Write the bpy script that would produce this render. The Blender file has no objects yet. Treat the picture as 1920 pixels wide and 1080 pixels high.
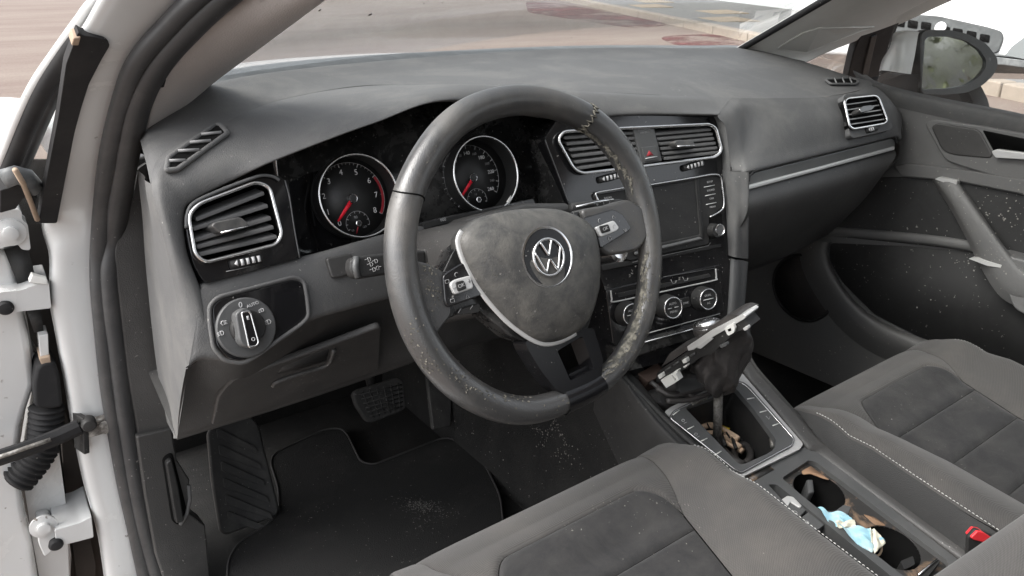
import bpy, bmesh, math, random
import numpy as np
from mathutils import Matrix, Vector
random.seed(7); RNG = np.random.default_rng(7)
SC = bpy.context.scene
COL = SC.collection

# ------------------------------------------------------------------ camera, sky, sun, exposure
CAM = np.array([-.8414, -.6287, 1.012]); YAW, PITCH, ROLL, FPX = .6081, .3732, -.023, 1374.87
_sy, _cy, _sp, _cp = math.sin(YAW), math.cos(YAW), math.sin(PITCH), math.cos(PITCH)
CD = np.array([_sy*_cp, _cy*_cp, -_sp]); _r = np.array([_cy, -_sy, 0.]); _u = np.cross(_r, CD)
CR = _r*math.cos(ROLL)+_u*math.sin(ROLL); CU = -_r*math.sin(ROLL)+_u*math.cos(ROLL)
cd = bpy.data.cameras.new('camera'); co = bpy.data.objects.new('camera', cd); COL.objects.link(co)
cd.sensor_width = 36; cd.lens = FPX*36/1920; cd.clip_start = .02; cd.clip_end = 500
M4 = Matrix.Identity(4)
for i in range(3):
    M4[i][0], M4[i][1], M4[i][2], M4[i][3] = CR[i], CU[i], -CD[i], CAM[i]
co.matrix_world = M4; SC.camera = co

wd = bpy.data.worlds.new('World'); SC.world = wd; wd.use_nodes = True
nt = wd.node_tree; bg = nt.nodes['Background']
SUN_EL, SUN_AZ = math.radians(50), math.radians(-78)
sky = nt.nodes.new('ShaderNodeTexSky'); sky.sky_type = 'NISHITA'; sky.sun_disc = False
sky.sun_elevation = SUN_EL; sky.sun_rotation = SUN_AZ; sky.dust_density = 4; sky.air_density = 1.0; sky.ozone_density = .4
hs = nt.nodes.new('ShaderNodeHueSaturation'); hs.inputs['Saturation'].default_value = .22
nt.links.new(sky.outputs[0], hs.inputs['Color']); nt.links.new(hs.outputs[0], bg.inputs[0])
bg.inputs[1].default_value = .15
sl = bpy.data.lights.new('sun', 'SUN'); sl.energy = .55; sl.angle = math.radians(40); sl.color = (1, .97, .93)
so = bpy.data.objects.new('sun', sl); COL.objects.link(so)
_sd = Vector((math.sin(SUN_AZ)*math.cos(SUN_EL), math.cos(SUN_AZ)*math.cos(SUN_EL), math.sin(SUN_EL)))
so.rotation_euler = _sd.to_track_quat('Z', 'Y').to_euler(); so.location = _sd*20
SC.view_settings.view_transform = 'Standard'; SC.view_settings.look = 'None'
SC.view_settings.exposure = 1.64; SC.view_settings.gamma = 1
SC.cycles.use_denoising = True; SC.cycles.max_bounces = 8; SC.cycles.transparent_max_bounces = 24
SC.cycles.diffuse_bounces = 5; SC.cycles.caustics_reflective = False; SC.cycles.caustics_refractive = False

# ------------------------------------------------------------------ placing helpers
def ray(px, py): return (px-960)/FPX*CR + (540-py)/FPX*CU + CD
def at(px, py, a, val):
    v = ray(px, py); i = 'xyz'.index(a); return CAM + v*(val-CAM[i])/v[i]
def nz(v): v = np.asarray(v, float); return v/np.linalg.norm(v)
class Fr:
    """a flat working plane: origin O, right U, up V, towards the cabin N"""
    def __init__(s, O, U, V):
        s.O = np.asarray(O, float); s.U = nz(U); V = np.asarray(V, float); s.V = nz(V-s.U*(V@s.U)); s.N = np.cross(s.U, s.V)
    def p(s, px, py, h=0.):
        v = ray(px, py); O = s.O+s.N*h; return CAM + v*((O-CAM)@s.N)/(v@s.N)
    def uv(s, px, py, h=0.):
        X = s.p(px, py, h)-s.O; return (X@s.U, X@s.V)
    def w(s, u, v, h=0.): return s.O+s.U*u+s.V*v+s.N*h
    def off(s, h): return Fr(s.O+s.N*h, s.U, s.V)
F_DV = Fr((-.638, .211, .789), (1, .136, 0), (0, .3535, 1))       # driver side air vent and light switch face
F_GA = Fr((-.368, .2533, .78), (1, 0, 0), (0, .3, 1))             # gauges
F_ST = Fr((0, .125, .54), (1, -.17, 0), (0, .27, 1))              # centre stack, turned to the driver
F_PS = Fr((.16, .117, .716), (1, .07, 0), (0, .2, 1))           # passenger trim strip
F_RV = Fr((.638, .211, .789), (1, -.136, 0), (0, .3535, 1))       # passenger side air vent
F_PU = Fr((-.75, .5, .75), (1, 0, 0), (0, -.926, 1))              # leaning A pillar
F_PL = Fr((-.75, .5, .75), (1, 0, 0), (0, 0, 1))                  # door hinge post
F_PR = Fr((.75, .5, .75), (1, 0, 0), (0, -.926, 1))
WT = .3438
F_WH = Fr((-.3677, 0, .75), (1, 0, 0), (0, math.sin(WT), math.cos(WT)))   # steering wheel
def hp(px, py, h=0.): return (F_PU if py < 430 else F_PL).p(px, py, h)

def cr(pts, n, closed=False):
    """Catmull-Rom through pts, n samples"""
    P = np.asarray(pts, float); m = len(P)
    if m == 2 and not closed: return P[0]+(P[1]-P[0])*np.linspace(0, 1, n)[:, None]
    if closed: Q = np.vstack([P[-1], P, P[0], P[1]]); T = np.linspace(0, m, n, endpoint=False)
    else: Q = np.vstack([2*P[0]-P[1], P, 2*P[-1]-P[-2]]); T = np.linspace(0, m-1, n)
    out = []
    for t in T:
        i = min(int(t), (m if closed else m-1)-1); f = t-i
        a, b, c, d = Q[i], Q[i+1], Q[i+2], Q[i+3]
        out.append(.5*((2*b)+(-a+c)*f+(2*a-5*b+4*c-d)*f*f+(-a+3*b-3*c+d)*f**3))
    return np.array(out)
def lin(pts, n):
    P = np.asarray(pts, float); s = np.r_[0, np.cumsum(np.linalg.norm(np.diff(P, axis=0), axis=1))]
    t = np.linspace(0, s[-1], n); return np.stack([np.interp(t, s, P[:, k]) for k in range(P.shape[1])], 1)
def rnd(poly, r, n=5):
    """round the corners of a 2D polygon"""
    P = [np.asarray(p, float) for p in poly]; m = len(P); out = []
    rs = r if isinstance(r, (list, tuple)) else [r]*m
    for i in range(m):
        a, b, c = P[i-1], P[i], P[(i+1) % m]
        la, lc = np.linalg.norm(a-b), np.linalg.norm(c-b); q = min(rs[i], la*.48, lc*.48)
        if q <= 1e-6: out.append(b); continue
        A, Cc = b+(a-b)/la*q, b+(c-b)/lc*q
        for k in range(n+1):
            t = k/n; out.append((1-t)**2*A+2*t*(1-t)*b+t*t*Cc)
    return out
def circ(c, r, n=40, ry=None, a0=0, a1=2*math.pi, end=False):
    t = np.linspace(a0, a1, n, endpoint=end); return [(c[0]+r*math.cos(k), c[1]+(ry or r)*math.sin(k)) for k in t]

# ------------------------------------------------------------------ object helpers
def tag(o, label=None, cat=None, group=None, kind=None):
    for k, v in (('label', label), ('category', cat), ('group', group), ('kind', kind)):
        if v: o[k] = v
    return o
def thing(name, label, cat, loc, group=None):
    o = bpy.data.objects.new(name, None); o.location = loc; o.empty_display_size = .05; COL.objects.link(o)
    return tag(o, label, cat, group)
def world_of(o):
    m = Matrix.Identity(4)
    while o: m = Matrix.Translation(o.location) @ m; o = o.parent
    return m
def obj(name, V, Fc, m, parent=None, smooth=True, bevel=0, bang=40, seg=2, kind=None, autos=None, solid=0):
    V = np.asarray(V, float)
    c = (V.min(0)+V.max(0))/2 if len(V) else np.zeros(3)
    me = bpy.data.meshes.new(name); me.from_pydata([tuple(v) for v in (V-c)], [], [tuple(int(i) for i in f) for f in Fc])
    if not isinstance(m, (list, tuple)): m = [m]
    for k in m: me.materials.append(k)
    me.validate()
    o = bpy.data.objects.new(name, me); COL.objects.link(o)
    if parent:
        o.parent = parent; pw = world_of(parent); o.location = Vector(c)-pw.translation
    else: o.location = c
    if smooth:
        me.polygons.foreach_set('use_smooth', [True]*len(me.polygons))
        if autos is not None: me.set_sharp_from_angle(angle=math.radians(autos))
    if solid:
        b = o.modifiers.new('s', 'SOLIDIFY'); b.thickness = solid; b.offset = -1
    if bevel:
        b = o.modifiers.new('b', 'BEVEL'); b.width = bevel; b.segments = seg; b.limit_method = 'ANGLE'; b.angle_limit = math.radians(bang)
        b.harden_normals = False
        w = o.modifiers.new('w', 'WEIGHTED_NORMAL'); w.keep_sharp = True
    if kind: o['kind'] = kind
    return o
class MB:
    def __init__(s): s.v = []; s.f = []
    def add(s, V, Fc):
        n = len(s.v); s.v.extend([tuple(p) for p in V]); s.f.extend([tuple(i+n for i in f) for f in Fc]); return s
    def build(s, name, m, parent=None, **k): return obj(name, s.v, s.f, m, parent, **k)
def grid_faces(r, c, cyc=False):
    f = []
    for i in range(r-1):
        for j in range(c if cyc else c-1):
            k = (j+1) % c; f.append((i*c+j, i*c+k, (i+1)*c+k, (i+1)*c+j))
    return f
def loft_vf(rows, n, sub=1, lf=cr):
    R = [lf(r, n) for r in rows]
    if sub > 1:
        R = np.array(R); m = (len(rows)-1)*sub+1
        R = np.stack([cr(R[:, j], m) for j in range(n)], 1)
    R = np.array(R); return R.reshape(-1, 3), grid_faces(len(R), n)
def loft(name, rows, m, parent=None, n=40, sub=4, lf=cr, **k):
    V, Fc = loft_vf(rows, n, sub, lf); return obj(name, V, Fc, m, parent, **k)
def tube_vf(pts, r, n=8, closed=False, ry=None, up=None, cap=True):
    P = np.asarray(pts, float); m = len(P)
    T = np.roll(P, -1, 0)-np.roll(P, 1, 0) if closed else np.gradient(P, axis=0)
    T /= np.maximum(np.linalg.norm(T, axis=1), 1e-9)[:, None]
    rr = np.broadcast_to(np.asarray(r, float), (m,)); rq = np.broadcast_to(np.asarray(ry if ry is not None else r, float), (m,))
    V = []; a = None
    for i in range(m):
        if up is not None: a = np.asarray(up, float)
        elif a is None: a = np.array([0, 0, 1.]) if abs(T[i][2]) < .9 else np.array([1., 0, 0])
        a = nz(a-T[i]*(a@T[i])); b = np.cross(T[i], a)
        for k in range(n):
            t = 2*math.pi*(k+.5)/n; V.append(P[i]+a*math.cos(t)*rr[i]+b*math.sin(t)*rq[i])
    Fc = grid_faces(m, n, True)
    if closed: Fc += [((m-1)*n+j, (m-1)*n+(j+1) % n, (j+1) % n, j) for j in range(n)]
    elif cap: Fc += [tuple(range(n))[::-1], tuple(range((m-1)*n, m*n))]
    return V, Fc
def tube(name, pts, r, m, parent=None, n=8, closed=False, ry=None, up=None, **k):
    V, Fc = tube_vf(pts, r, n, closed, ry, up); return obj(name, V, Fc, m, parent, **k)
def prism_vf(fr, poly, h0, h1, holes=(), taper=1.):
    bm = bmesh.new(); loops = []
    for L in [poly]+list(holes):
        vs = [bm.verts.new((p[0], p[1], 0)) for p in L]; loops.append(vs)
        for i in range(len(vs)): bm.edges.new((vs[i], vs[(i+1) % len(vs)]))
    if holes: bmesh.ops.triangle_fill(bm, use_beauty=True, use_dissolve=False, edges=bm.edges[:])
    else: bm.faces.new(loops[0])
    bm.verts.index_update(); base = [tuple(v.co) for v in bm.verts]; n = len(base)
    top = [tuple(v.index for v in f.verts) for f in bm.faces]
    P = np.array(poly); ar = 0
    def area(Q): return sum(Q[i][0]*Q[(i+1) % len(Q)][1]-Q[(i+1) % len(Q)][0]*Q[i][1] for i in range(len(Q)))
    top2 = []
    for f in top:
        if area([base[i] for i in f]) < 0: f = f[::-1]
        top2.append(f)
    cx, cy = P.mean(0)
    V = [fr.w(b[0], b[1], h1) for b in base]+[fr.w(cx+(b[0]-cx)*taper, cy+(b[1]-cy)*taper, h0) for b in base]
    Fc = list(top2)+[tuple(i+n for i in f[::-1]) for f in top2]
    for li, vs in enumerate(loops):
        ids = [v.index for v in vs]
        if (area([base[i] for i in ids]) < 0) != (li > 0): ids = ids[::-1]
        for i in range(len(ids)):
            a, b = ids[i], ids[(i+1) % len(ids)]; Fc.append((a, a+n, b+n, b))
    bm.free(); return V, Fc
def uvs(fr, pts, h=0.): return [fr.uv(x, y, h) for x, y in pts]
def prism(name, fr, poly, h0, h1, m, parent=None, holes=(), px=True, r=0, taper=1., bevel=.0012, smooth=True, **k):
    if px: poly = uvs(fr, poly, h1); holes = [uvs(fr, q, h1) for q in holes]
    if r: poly = rnd(poly, r)
    V, Fc = prism_vf(fr, poly, h0, h1, holes, taper)
    return obj(name, V, Fc, m, parent, bevel=bevel, smooth=smooth, **k)
def dome(name, fr, poly, h, rise, m, parent=None, px=True, rings=10, r=0, power=2.2, lip=.01, **k):
    if px: poly = uvs(fr, poly, h)
    if r: poly = rnd(poly, r)
    P = np.array(poly); c = P.mean(0); V = []; n = len(P)
    V += [fr.w(p[0], p[1], h-lip) for p in P]
    for i in range(rings):
        s = 1-i/rings; z = h+rise*(1-s**power)
        V += [fr.w(*(c+(p-c)*s), z) for p in P]
    V.append(fr.w(*c, h+rise)); Fc = grid_faces(rings+1, n, True)
    b = rings*n; Fc += [(b+j, b+(j+1) % n, len(V)-1) for j in range(n)]
    return obj(name, V, Fc, m, parent, **k)
def lathe(name, fr, c, prof, m, parent=None, n=36, **k):
    """prof: (radius, height along N)"""
    V = []
    for r, h in prof:
        for j in range(n):
            t = 2*math.pi*j/n; V.append(fr.w(c[0]+r*math.cos(t), c[1]+r*math.sin(t), h))
    Fc = [tuple(reversed(f)) for f in grid_faces(len(prof), n, True)][:]
    Fc = [f[::-1] for f in Fc]
    Fc.append(tuple(range((len(prof)-1)*n, len(prof)*n)))
    k.setdefault('autos', 35)
    return obj(name, V, Fc, m, parent, **k)
def box_vf(c, ax, half):
    c = np.asarray(c, float); V = [c+ax[0]*half[0]*i+ax[1]*half[1]*j+ax[2]*half[2]*k for i in (-1, 1) for j in (-1, 1) for k in (-1, 1)]
    return V, [(0, 1, 3, 2), (4, 6, 7, 5), (0, 4, 5, 1), (2, 3, 7, 6), (0, 2, 6, 4), (1, 5, 7, 3)]
WX = np.eye(3)
def box(name, lo, hi, m, parent=None, bevel=.002, **k):
    lo, hi = np.array(lo, float), np.array(hi, float); V, Fc = box_vf((lo+hi)/2, WX, (hi-lo)/2)
    return obj(name, V, Fc, m, parent, bevel=bevel, **k)
from mathutils.bvhtree import BVHTree
def surf(*os):
    V, P = [], []
    for o in os:
        t = world_of(o).translation; n = len(V); V += [v.co+t for v in o.data.vertices]; P += [tuple(i+n for i in p.vertices) for p in o.data.polygons]
    return BVHTree.FromPolygons(V, P)
def onto(bv, px, py, h=0.):
    """the point of a built surface seen at a pixel, lifted h along its normal"""
    d = Vector(nz(ray(px, py))); q, n, i, _ = bv.ray_cast(Vector(CAM), d)
    if q is None: raise ValueError((px, py))
    n = np.array(n); n = n if n@np.array(d) < 0 else -n
    return np.array(q)+n*h
def text(name, s, fr, u, v, h, size, m, parent, rot=0, thick=.0002):
    cu = bpy.data.curves.new('t', 'FONT'); cu.body = s; cu.size = size; cu.align_x = 'CENTER'; cu.align_y = 'CENTER'; cu.extrude = thick; cu.resolution_u = 3
    to = bpy.data.objects.new('t', cu); COL.objects.link(to); bpy.context.view_layer.update()
    me = bpy.data.meshes.new_from_object(to); bpy.data.objects.remove(to)
    c, s_ = math.cos(rot), math.sin(rot)
    V = [fr.w(u+p.co.x*c-p.co.y*s_, v+p.co.x*s_+p.co.y*c, h+p.co.z) for p in me.vertices]
    Fc = [tuple(p.vertices) for p in me.polygons]
    bpy.data.meshes.remove(me); bpy.data.curves.remove(cu)
    return obj(name, V, Fc, m, parent, smooth=False)
def textp(name, s, fr, px, py, h, size, m, parent, **k):
    u, v = fr.uv(px, py, h); return text(name, s, fr, u, v, h, size, m, parent, **k)

# ------------------------------------------------------------------ materials
def mat(name, base, rough=.5, metal=0., dust=None, dust_amt=0., dust_scale=7., speck=0., speck_scale=230., speck_col=(.27, .26, .245), grain=0., grain_scale=900.,
        mottle=.0, spec=.5, coat=0., rough_var=0., sheen=0., emit=None, dmask=(.45, .75)):
    m = bpy.data.materials.new(name); m.use_nodes = True; t = m.node_tree; N = t.nodes; L = t.links; b = N['Principled BSDF']
    def node(k, **kw):
        n = N.new(k)
        for a, v in kw.items(): setattr(n, a, v)
        return n
    tc = node('ShaderNodeTexCoord'); geo = node('ShaderNodeNewGeometry'); co = geo.outputs['Position']
    def noise(scale, detail=6, rough_=.6, dist=0., vec=None):
        n = node('ShaderNodeTexNoise'); n.inputs['Scale'].default_value = scale; n.inputs['Detail'].default_value = detail
        n.inputs['Roughness'].default_value = rough_; n.inputs['Distortion'].default_value = dist; L.new(vec or co, n.inputs['Vector']); return n.outputs['Fac']
    def ramp(x, a, c, lo=0., hi=1.):
        r = node('ShaderNodeMapRange'); r.inputs['From Min'].default_value = a; r.inputs['From Max'].default_value = c
        r.inputs['To Min'].default_value = lo; r.inputs['To Max'].default_value = hi; L.new(x, r.inputs['Value']); return r.outputs[0]
    def mix(f, a, c):
        x = node('ShaderNodeMix', data_type='RGBA')
        for s, v in ((0, f), (6, a), (7, c)):
            if hasattr(v, 'is_linked'): L.new(v, x.inputs[s])
            elif s == 0: x.inputs[s].default_value = v
            else: x.inputs[s].default_value = (*v, 1)
        return x.outputs[2]
    def mul(a, c):
        x = node('ShaderNodeMath', operation='MULTIPLY')
        for s, v in ((0, a), (1, c)):
            if hasattr(v, 'is_linked'): L.new(v, x.inputs[s])
            else: x.inputs[s].default_value = v
        return x.outputs[0]
    col = None
    if mottle:
        col = mix(ramp(noise(9., 8, .65), .3, .7), tuple(c*(1-mottle) for c in base), tuple(min(1, c*(1+mottle)) for c in base))
    df = None
    if dust_amt:
        df = mul(ramp(noise(dust_scale, 9, .7, .4), *dmask), dust_amt); col = mix(df, col or base, dust)
    if speck:
        sf = mul(ramp(noise(speck_scale, 2, .5), .70, .74), ramp(noise(14., 3), .62-speck*.3, .72-speck*.3)); col = mix(sf, col or base, speck_col)
    if col: L.new(col, b.inputs['Base Color'])
    else: b.inputs['Base Color'].default_value = (*base, 1)
    b.inputs['Roughness'].default_value = rough; b.inputs['Metallic'].default_value = metal; b.inputs['Specular IOR Level'].default_value = spec
    if df and rough < .45: L.new(ramp(df, 0, .5, rough, min(1, rough+.4)), b.inputs['Roughness'])
    elif rough_var: L.new(ramp(noise(18., 6), .3, .7, max(0, rough-rough_var), min(1, rough+rough_var)), b.inputs['Roughness'])
    b.inputs['Coat Weight'].default_value = coat; b.inputs['Coat Roughness'].default_value = .06
    if sheen: b.inputs['Sheen Weight'].default_value = sheen; b.inputs['Sheen Roughness'].default_value = .4
    if grain:
        v = node('ShaderNodeTexVoronoi'); v.inputs['Scale'].default_value = grain_scale; L.new(co, v.inputs['Vector'])
        bp = node('ShaderNodeBump'); bp.inputs['Strength'].default_value = grain; bp.inputs['Distance'].default_value = .0006
        L.new(v.outputs['Distance'], bp.inputs['Height']); L.new(bp.outputs[0], b.inputs['Normal'])
    return m
DU = (.30, .28, .25)
M = {}
M['soft'] = mat('soft dash plastic', (.098, .098, .098), .7, spec=.3, dust=(.19, .184, .172), dust_amt=.6, dust_scale=8, grain=.5, grain_scale=700, speck=.2, speck_scale=260, mottle=.09, dmask=(.48, .8))
M['lower'] = mat('hard dash plastic', (.042, .041, .040), .5, dust=(.13, .125, .12), dust_amt=.35, dust_scale=5, grain=.4, grain_scale=700, speck=.5, speck_scale=260)
M['dark'] = mat('black plastic', (.020, .020, .020), .55, spec=.35, dust=(.075, .072, .068), dust_amt=.35, dust_scale=8, grain=.3, speck=.35)
M['grey'] = mat('satin grey plastic', (.075, .077, .078), .42, dust=(.16, .155, .15), dust_amt=.4, grain=.15)
M['vent'] = mat('vent slat plastic', (.105, .105, .105), .42, dust=(.16, .155, .15), dust_amt=.5, dust_scale=22)
M['tabm'] = mat('vent tab plastic', (.06, .06, .06), .28, dust=DU, dust_amt=.3, dust_scale=30)
M['print2'] = mat('pale demister rib', (.20, .20, .20), .45)
M['rib'] = mat('pale vent rib', (.30, .30, .30), .4)
M['strip'] = mat('dusty grey trim strip', (.105, .107, .105), .3, dust=(.19, .19, .18), dust_amt=.5, dust_scale=6)
M['void'] = mat('recess shade black', (.007, .007, .007), 1., spec=.05)  # near black: the shade inside slots, ducts and wells put into the colour
M['gloss'] = mat('piano black trim', (.010, .010, .011), .10, dust=(.12, .115, .11), dust_amt=.15, dust_scale=14, speck=.65, speck_scale=170, coat=.3, dmask=(.5, .8))
M['gloss2'] = mat('clean piano black trim', (.008, .008, .009), .22, spec=.35, speck=.25, speck_scale=300)
M['glossd'] = mat('dusty piano black trim', (.020, .020, .020), .16, dust=(.14, .135, .13), dust_amt=.55, dust_scale=22, speck=.8, speck_scale=190, dmask=(.45, .75))
M['chrome'] = mat('satin chrome', (.80, .80, .80), .2, 1., dust=(.5, .49, .47), dust_amt=.15, dust_scale=30)
M['alu'] = mat('brushed silver trim', (.52, .52, .515), .38, .25, dust=(.3, .29, .27), dust_amt=.45, dust_scale=18)
M['silver'] = mat('silver painted plastic', (.62, .62, .61), .35, .3)
M['white'] = mat('white car paint', (.58, .585, .58), .22, dust=(.5, .46, .4), dust_amt=.3, dust_scale=5, coat=.5, speck=.35, speck_scale=90, speck_col=(.16, .14, .12))  # same paint as the bonnet, toned down for the shaded doorway
M['whitev'] = mat('bright white car paint', (.8, .8, .8), .2, coat=.5, speck=.2, speck_scale=60, speck_col=(.3, .3, .3))
M['rubber'] = mat('door seal rubber', (.038, .038, .039), .5, dust=(.12, .115, .11), dust_amt=.35, dust_scale=16, speck=.35, speck_scale=150)
M['rubber2'] = mat('matt black rubber', (.02, .02, .021), .7, spec=.2, dust=(.09, .085, .08), dust_amt=.3, speck=.3)
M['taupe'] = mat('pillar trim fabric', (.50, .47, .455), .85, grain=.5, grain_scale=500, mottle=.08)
M['taupe_lit'] = mat('lit pillar trim plastic', (.74, .735, .71), .7, dust=(.45, .43, .40), dust_amt=.3, dust_scale=6, grain=.3, grain_scale=600)  # paler than the driver side trim: daylight on it put into the colour
M['mesh'] = mat('speaker grille plastic', (.66, .655, .63), .7, grain=.9, grain_scale=420)
M['leather'] = mat('black steering wheel leather', (.045, .045, .045), .31, spec=.9, dust=(.16, .147, .128), dust_amt=.75, dust_scale=9, grain=.22, grain_scale=620, speck=.2, speck_scale=300, dmask=(.45, .8))
M['foam'] = mat('worn leather foam', (.075, .072, .062), .85, dust=(.24, .225, .185), dust_amt=.9, dust_scale=110, grain=1., grain_scale=230, mottle=.5, dmask=(.42, .62))
M['airbag'] = mat('dusty airbag cover', (.055, .055, .054), .5, mottle=.2, dust=(.17, .162, .145), dust_amt=.55, dust_scale=34, grain=.35, grain_scale=500, speck=.35, dmask=(.38, .62))
M['red'] = mat('red needle', (.85, .012, .03), .4)
M['needle'] = bpy.data.materials.new('bright red needle')
M['redd'] = mat('dark red print', (.30, .02, .03), .5)
M['print'] = mat('white print', (.62, .62, .62), .5)
M['printd'] = mat('grey print', (.2, .2, .2), .5)
M['printm'] = mat('pale grey print', (.36, .36, .36), .5)
M['dial'] = mat('black dial face', (.024, .024, .024), .45)
M['screen'] = mat('dusty dark screen', (.028, .028, .028), .25, dust=(.09, .09, .09), dust_amt=.4, dust_scale=9, speck=.5)
M['metal'] = mat('greasy steel', (.36, .35, .33), .4, .8, dust=(.09, .08, .07), dust_amt=.8, dust_scale=60, dmask=(.4, .6))
M['boot'] = mat('black boot leather', (.042, .039, .038), .36, dust=(.1, .09, .085), dust_amt=.5, dust_scale=20, grain=.5, grain_scale=300)
M['paper'] = mat('dirty yellowed cloth tape', (.60, .44, .31), .85, mottle=.35, dust=(.12, .09, .06), dust_amt=.5, dust_scale=40)
M['yellow'] = mat('yellow plastic clip', (.75, .55, .02), .4)
M['clip'] = mat('white plastic clip', (.75, .75, .72), .45)
M['carpet'] = mat('black carpet', (.014, .014, .014), .95, spec=.15, grain=1., grain_scale=520, dust=(.045, .043, .040), dust_amt=.4, dust_scale=6, speck=.45, speck_scale=200, speck_col=(.2, .19, .18))
M['mat'] = mat('charcoal carpet mat', (.018, .018, .018), .95, spec=.15, grain=1., grain_scale=600, dust=(.06, .058, .054), dust_amt=.35, dust_scale=7, speck=.35, speck_scale=200, speck_col=(.22, .21, .2), dmask=(.5, .85))
M['edge'] = mat('mat edging', (.022, .021, .021), .8)
M['rest'] = mat('ribbed footrest rubber', (.026, .026, .026), .7, spec=.25, dust=(.09, .087, .083), dust_amt=.5, dust_scale=12, speck=.6)
M['rust'] = mat('rusty brown dirt', (.27, .165, .10), .85, mottle=.45)
M['dirty'] = mat('dirty cup holder plastic', (.03, .029, .028), .45, dust=(.25, .165, .105), dust_amt=.95, dust_scale=20, dmask=(.52, .64), speck=.5)
M['maskb'] = mat('blue mask cloth', (.34, .60, .72), .9, dust=(.66, .66, .56), dust_amt=.75, dust_scale=26, grain=.4, grain_scale=900)
M['maskw'] = mat('soiled white mask cloth', (.70, .68, .56), .9, mottle=.15)
M['loop'] = mat('soiled ear loop', (.62, .47, .33), .8)
M['buckle'] = mat('red plastic button', (.70, .035, .045), .4)
M['thread'] = mat('white thread', (.62, .62, .60), .8)
M['doorp'] = mat('door panel plastic', (.125, .125, .124), .55, dust=(.15, .145, .135), dust_amt=.4, dust_scale=5, grain=.4, grain_scale=700, speck=.55, speck_scale=150, speck_col=(.36, .34, .31))
M['doord'] = mat('dark door panel fabric', (.028, .028, .028), .8, dust=(.07, .07, .068), dust_amt=.35, dust_scale=10, speck=.8, speck_scale=130, speck_col=(.26, .25, .23))
M['brown'] = mat('bare brown primer', (.05, .043, .038), .8, mottle=.3)
M['cowl'] = mat('grey cowl plastic', (.085, .09, .093), .5, dust=(.30, .30, .29), dust_amt=.5, dust_scale=26, speck=.4)
M['cowlb'] = mat('dark scuttle plastic', (.045, .049, .05), .5, dust=(.14, .145, .145), dust_amt=.55, dust_scale=30, speck=.4)
M['wood'] = mat('tan foam strip', (.40, .30, .22), .8, mottle=.2)

def fabric(name, base, hi, pitch, soil=(.115, .104, .092), soil_amt=.4):
    """rib weave: fine rows across the seat"""
    m = bpy.data.materials.new(name); m.use_nodes = True; t = m.node_tree; N = t.nodes; L = t.links; b = N['Principled BSDF']
    g = N.new('ShaderNodeNewGeometry'); sp = N.new('ShaderNodeSeparateXYZ'); L.new(g.outputs['Position'], sp.inputs[0])
    def wave(sock, p):
        a = N.new('ShaderNodeMath'); a.operation = 'MULTIPLY'; a.inputs[1].default_value = 2*math.pi/p; L.new(sock, a.inputs[0])
        s = N.new('ShaderNodeMath'); s.operation = 'SINE'; L.new(a.outputs[0], s.inputs[0])
        r = N.new('ShaderNodeMapRange'); r.inputs['From Min'].default_value = -1; L.new(s.outputs[0], r.inputs[0]); return r.outputs[0]
    ad = N.new('ShaderNodeMath'); ad.operation = 'SUBTRACT'; L.new(sp.outputs['Y'], ad.inputs[0]); L.new(sp.outputs['Z'], ad.inputs[1])
    wa, wb = wave(ad.outputs[0], pitch), wave(sp.outputs['X'], pitch*.8)
    mu = N.new('ShaderNodeMath'); mu.operation = 'MULTIPLY_ADD'; mu.inputs[1].default_value = .75; L.new(wa, mu.inputs[0])
    m2 = N.new('ShaderNodeMath'); m2.operation = 'MULTIPLY'; m2.inputs[1].default_value = .25; L.new(wb, m2.inputs[0]); L.new(m2.outputs[0], mu.inputs[2])
    mx = N.new('ShaderNodeMix'); mx.data_type = 'RGBA'; L.new(mu.outputs[0], mx.inputs[0]); mx.inputs[6].default_value = (*base, 1); mx.inputs[7].default_value = (*hi, 1)
    no = N.new('ShaderNodeTexNoise'); no.inputs['Scale'].default_value = 8; no.inputs['Detail'].default_value = 8; no.inputs['Roughness'].default_value = .65; L.new(g.outputs['Position'], no.inputs['Vector'])
    r = N.new('ShaderNodeMapRange'); r.inputs['From Min'].default_value = .45; r.inputs['From Max'].default_value = .75; r.inputs['To Max'].default_value = soil_amt; L.new(no.outputs['Fac'], r.inputs[0])
    mz = N.new('ShaderNodeMix'); mz.data_type = 'RGBA'; L.new(r.outputs[0], mz.inputs[0]); L.new(mx.outputs[2], mz.inputs[6]); mz.inputs[7].default_value = (*soil, 1)
    L.new(mz.outputs[2], b.inputs['Base Color']); b.inputs['Roughness'].default_value = .85; b.inputs['Sheen Weight'].default_value = .15
    bp = N.new('ShaderNodeBump'); bp.inputs['Strength'].default_value = .5; bp.inputs['Distance'].default_value = .0008; L.new(mu.outputs[0], bp.inputs['Height']); L.new(bp.outputs[0], b.inputs['Normal'])
    return m
M['knit'] = fabric('grey rib weave', (.038, .0362, .0347), (.060, .0575, .055), .0024)
M['knitd'] = mat('dark seat side cloth', (.032, .032, .032), .9, dust=(.07, .069, .067), dust_amt=.5, dust_scale=9, grain=.6, grain_scale=900)
M['suede'] = mat('charcoal suede', (.017, .017, .018), .9, dust=(.058, .056, .053), dust_amt=.7, dust_scale=14, sheen=.12, grain=.4, grain_scale=1300, speck=.25, speck_scale=190, dmask=(.4, .75))

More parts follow.
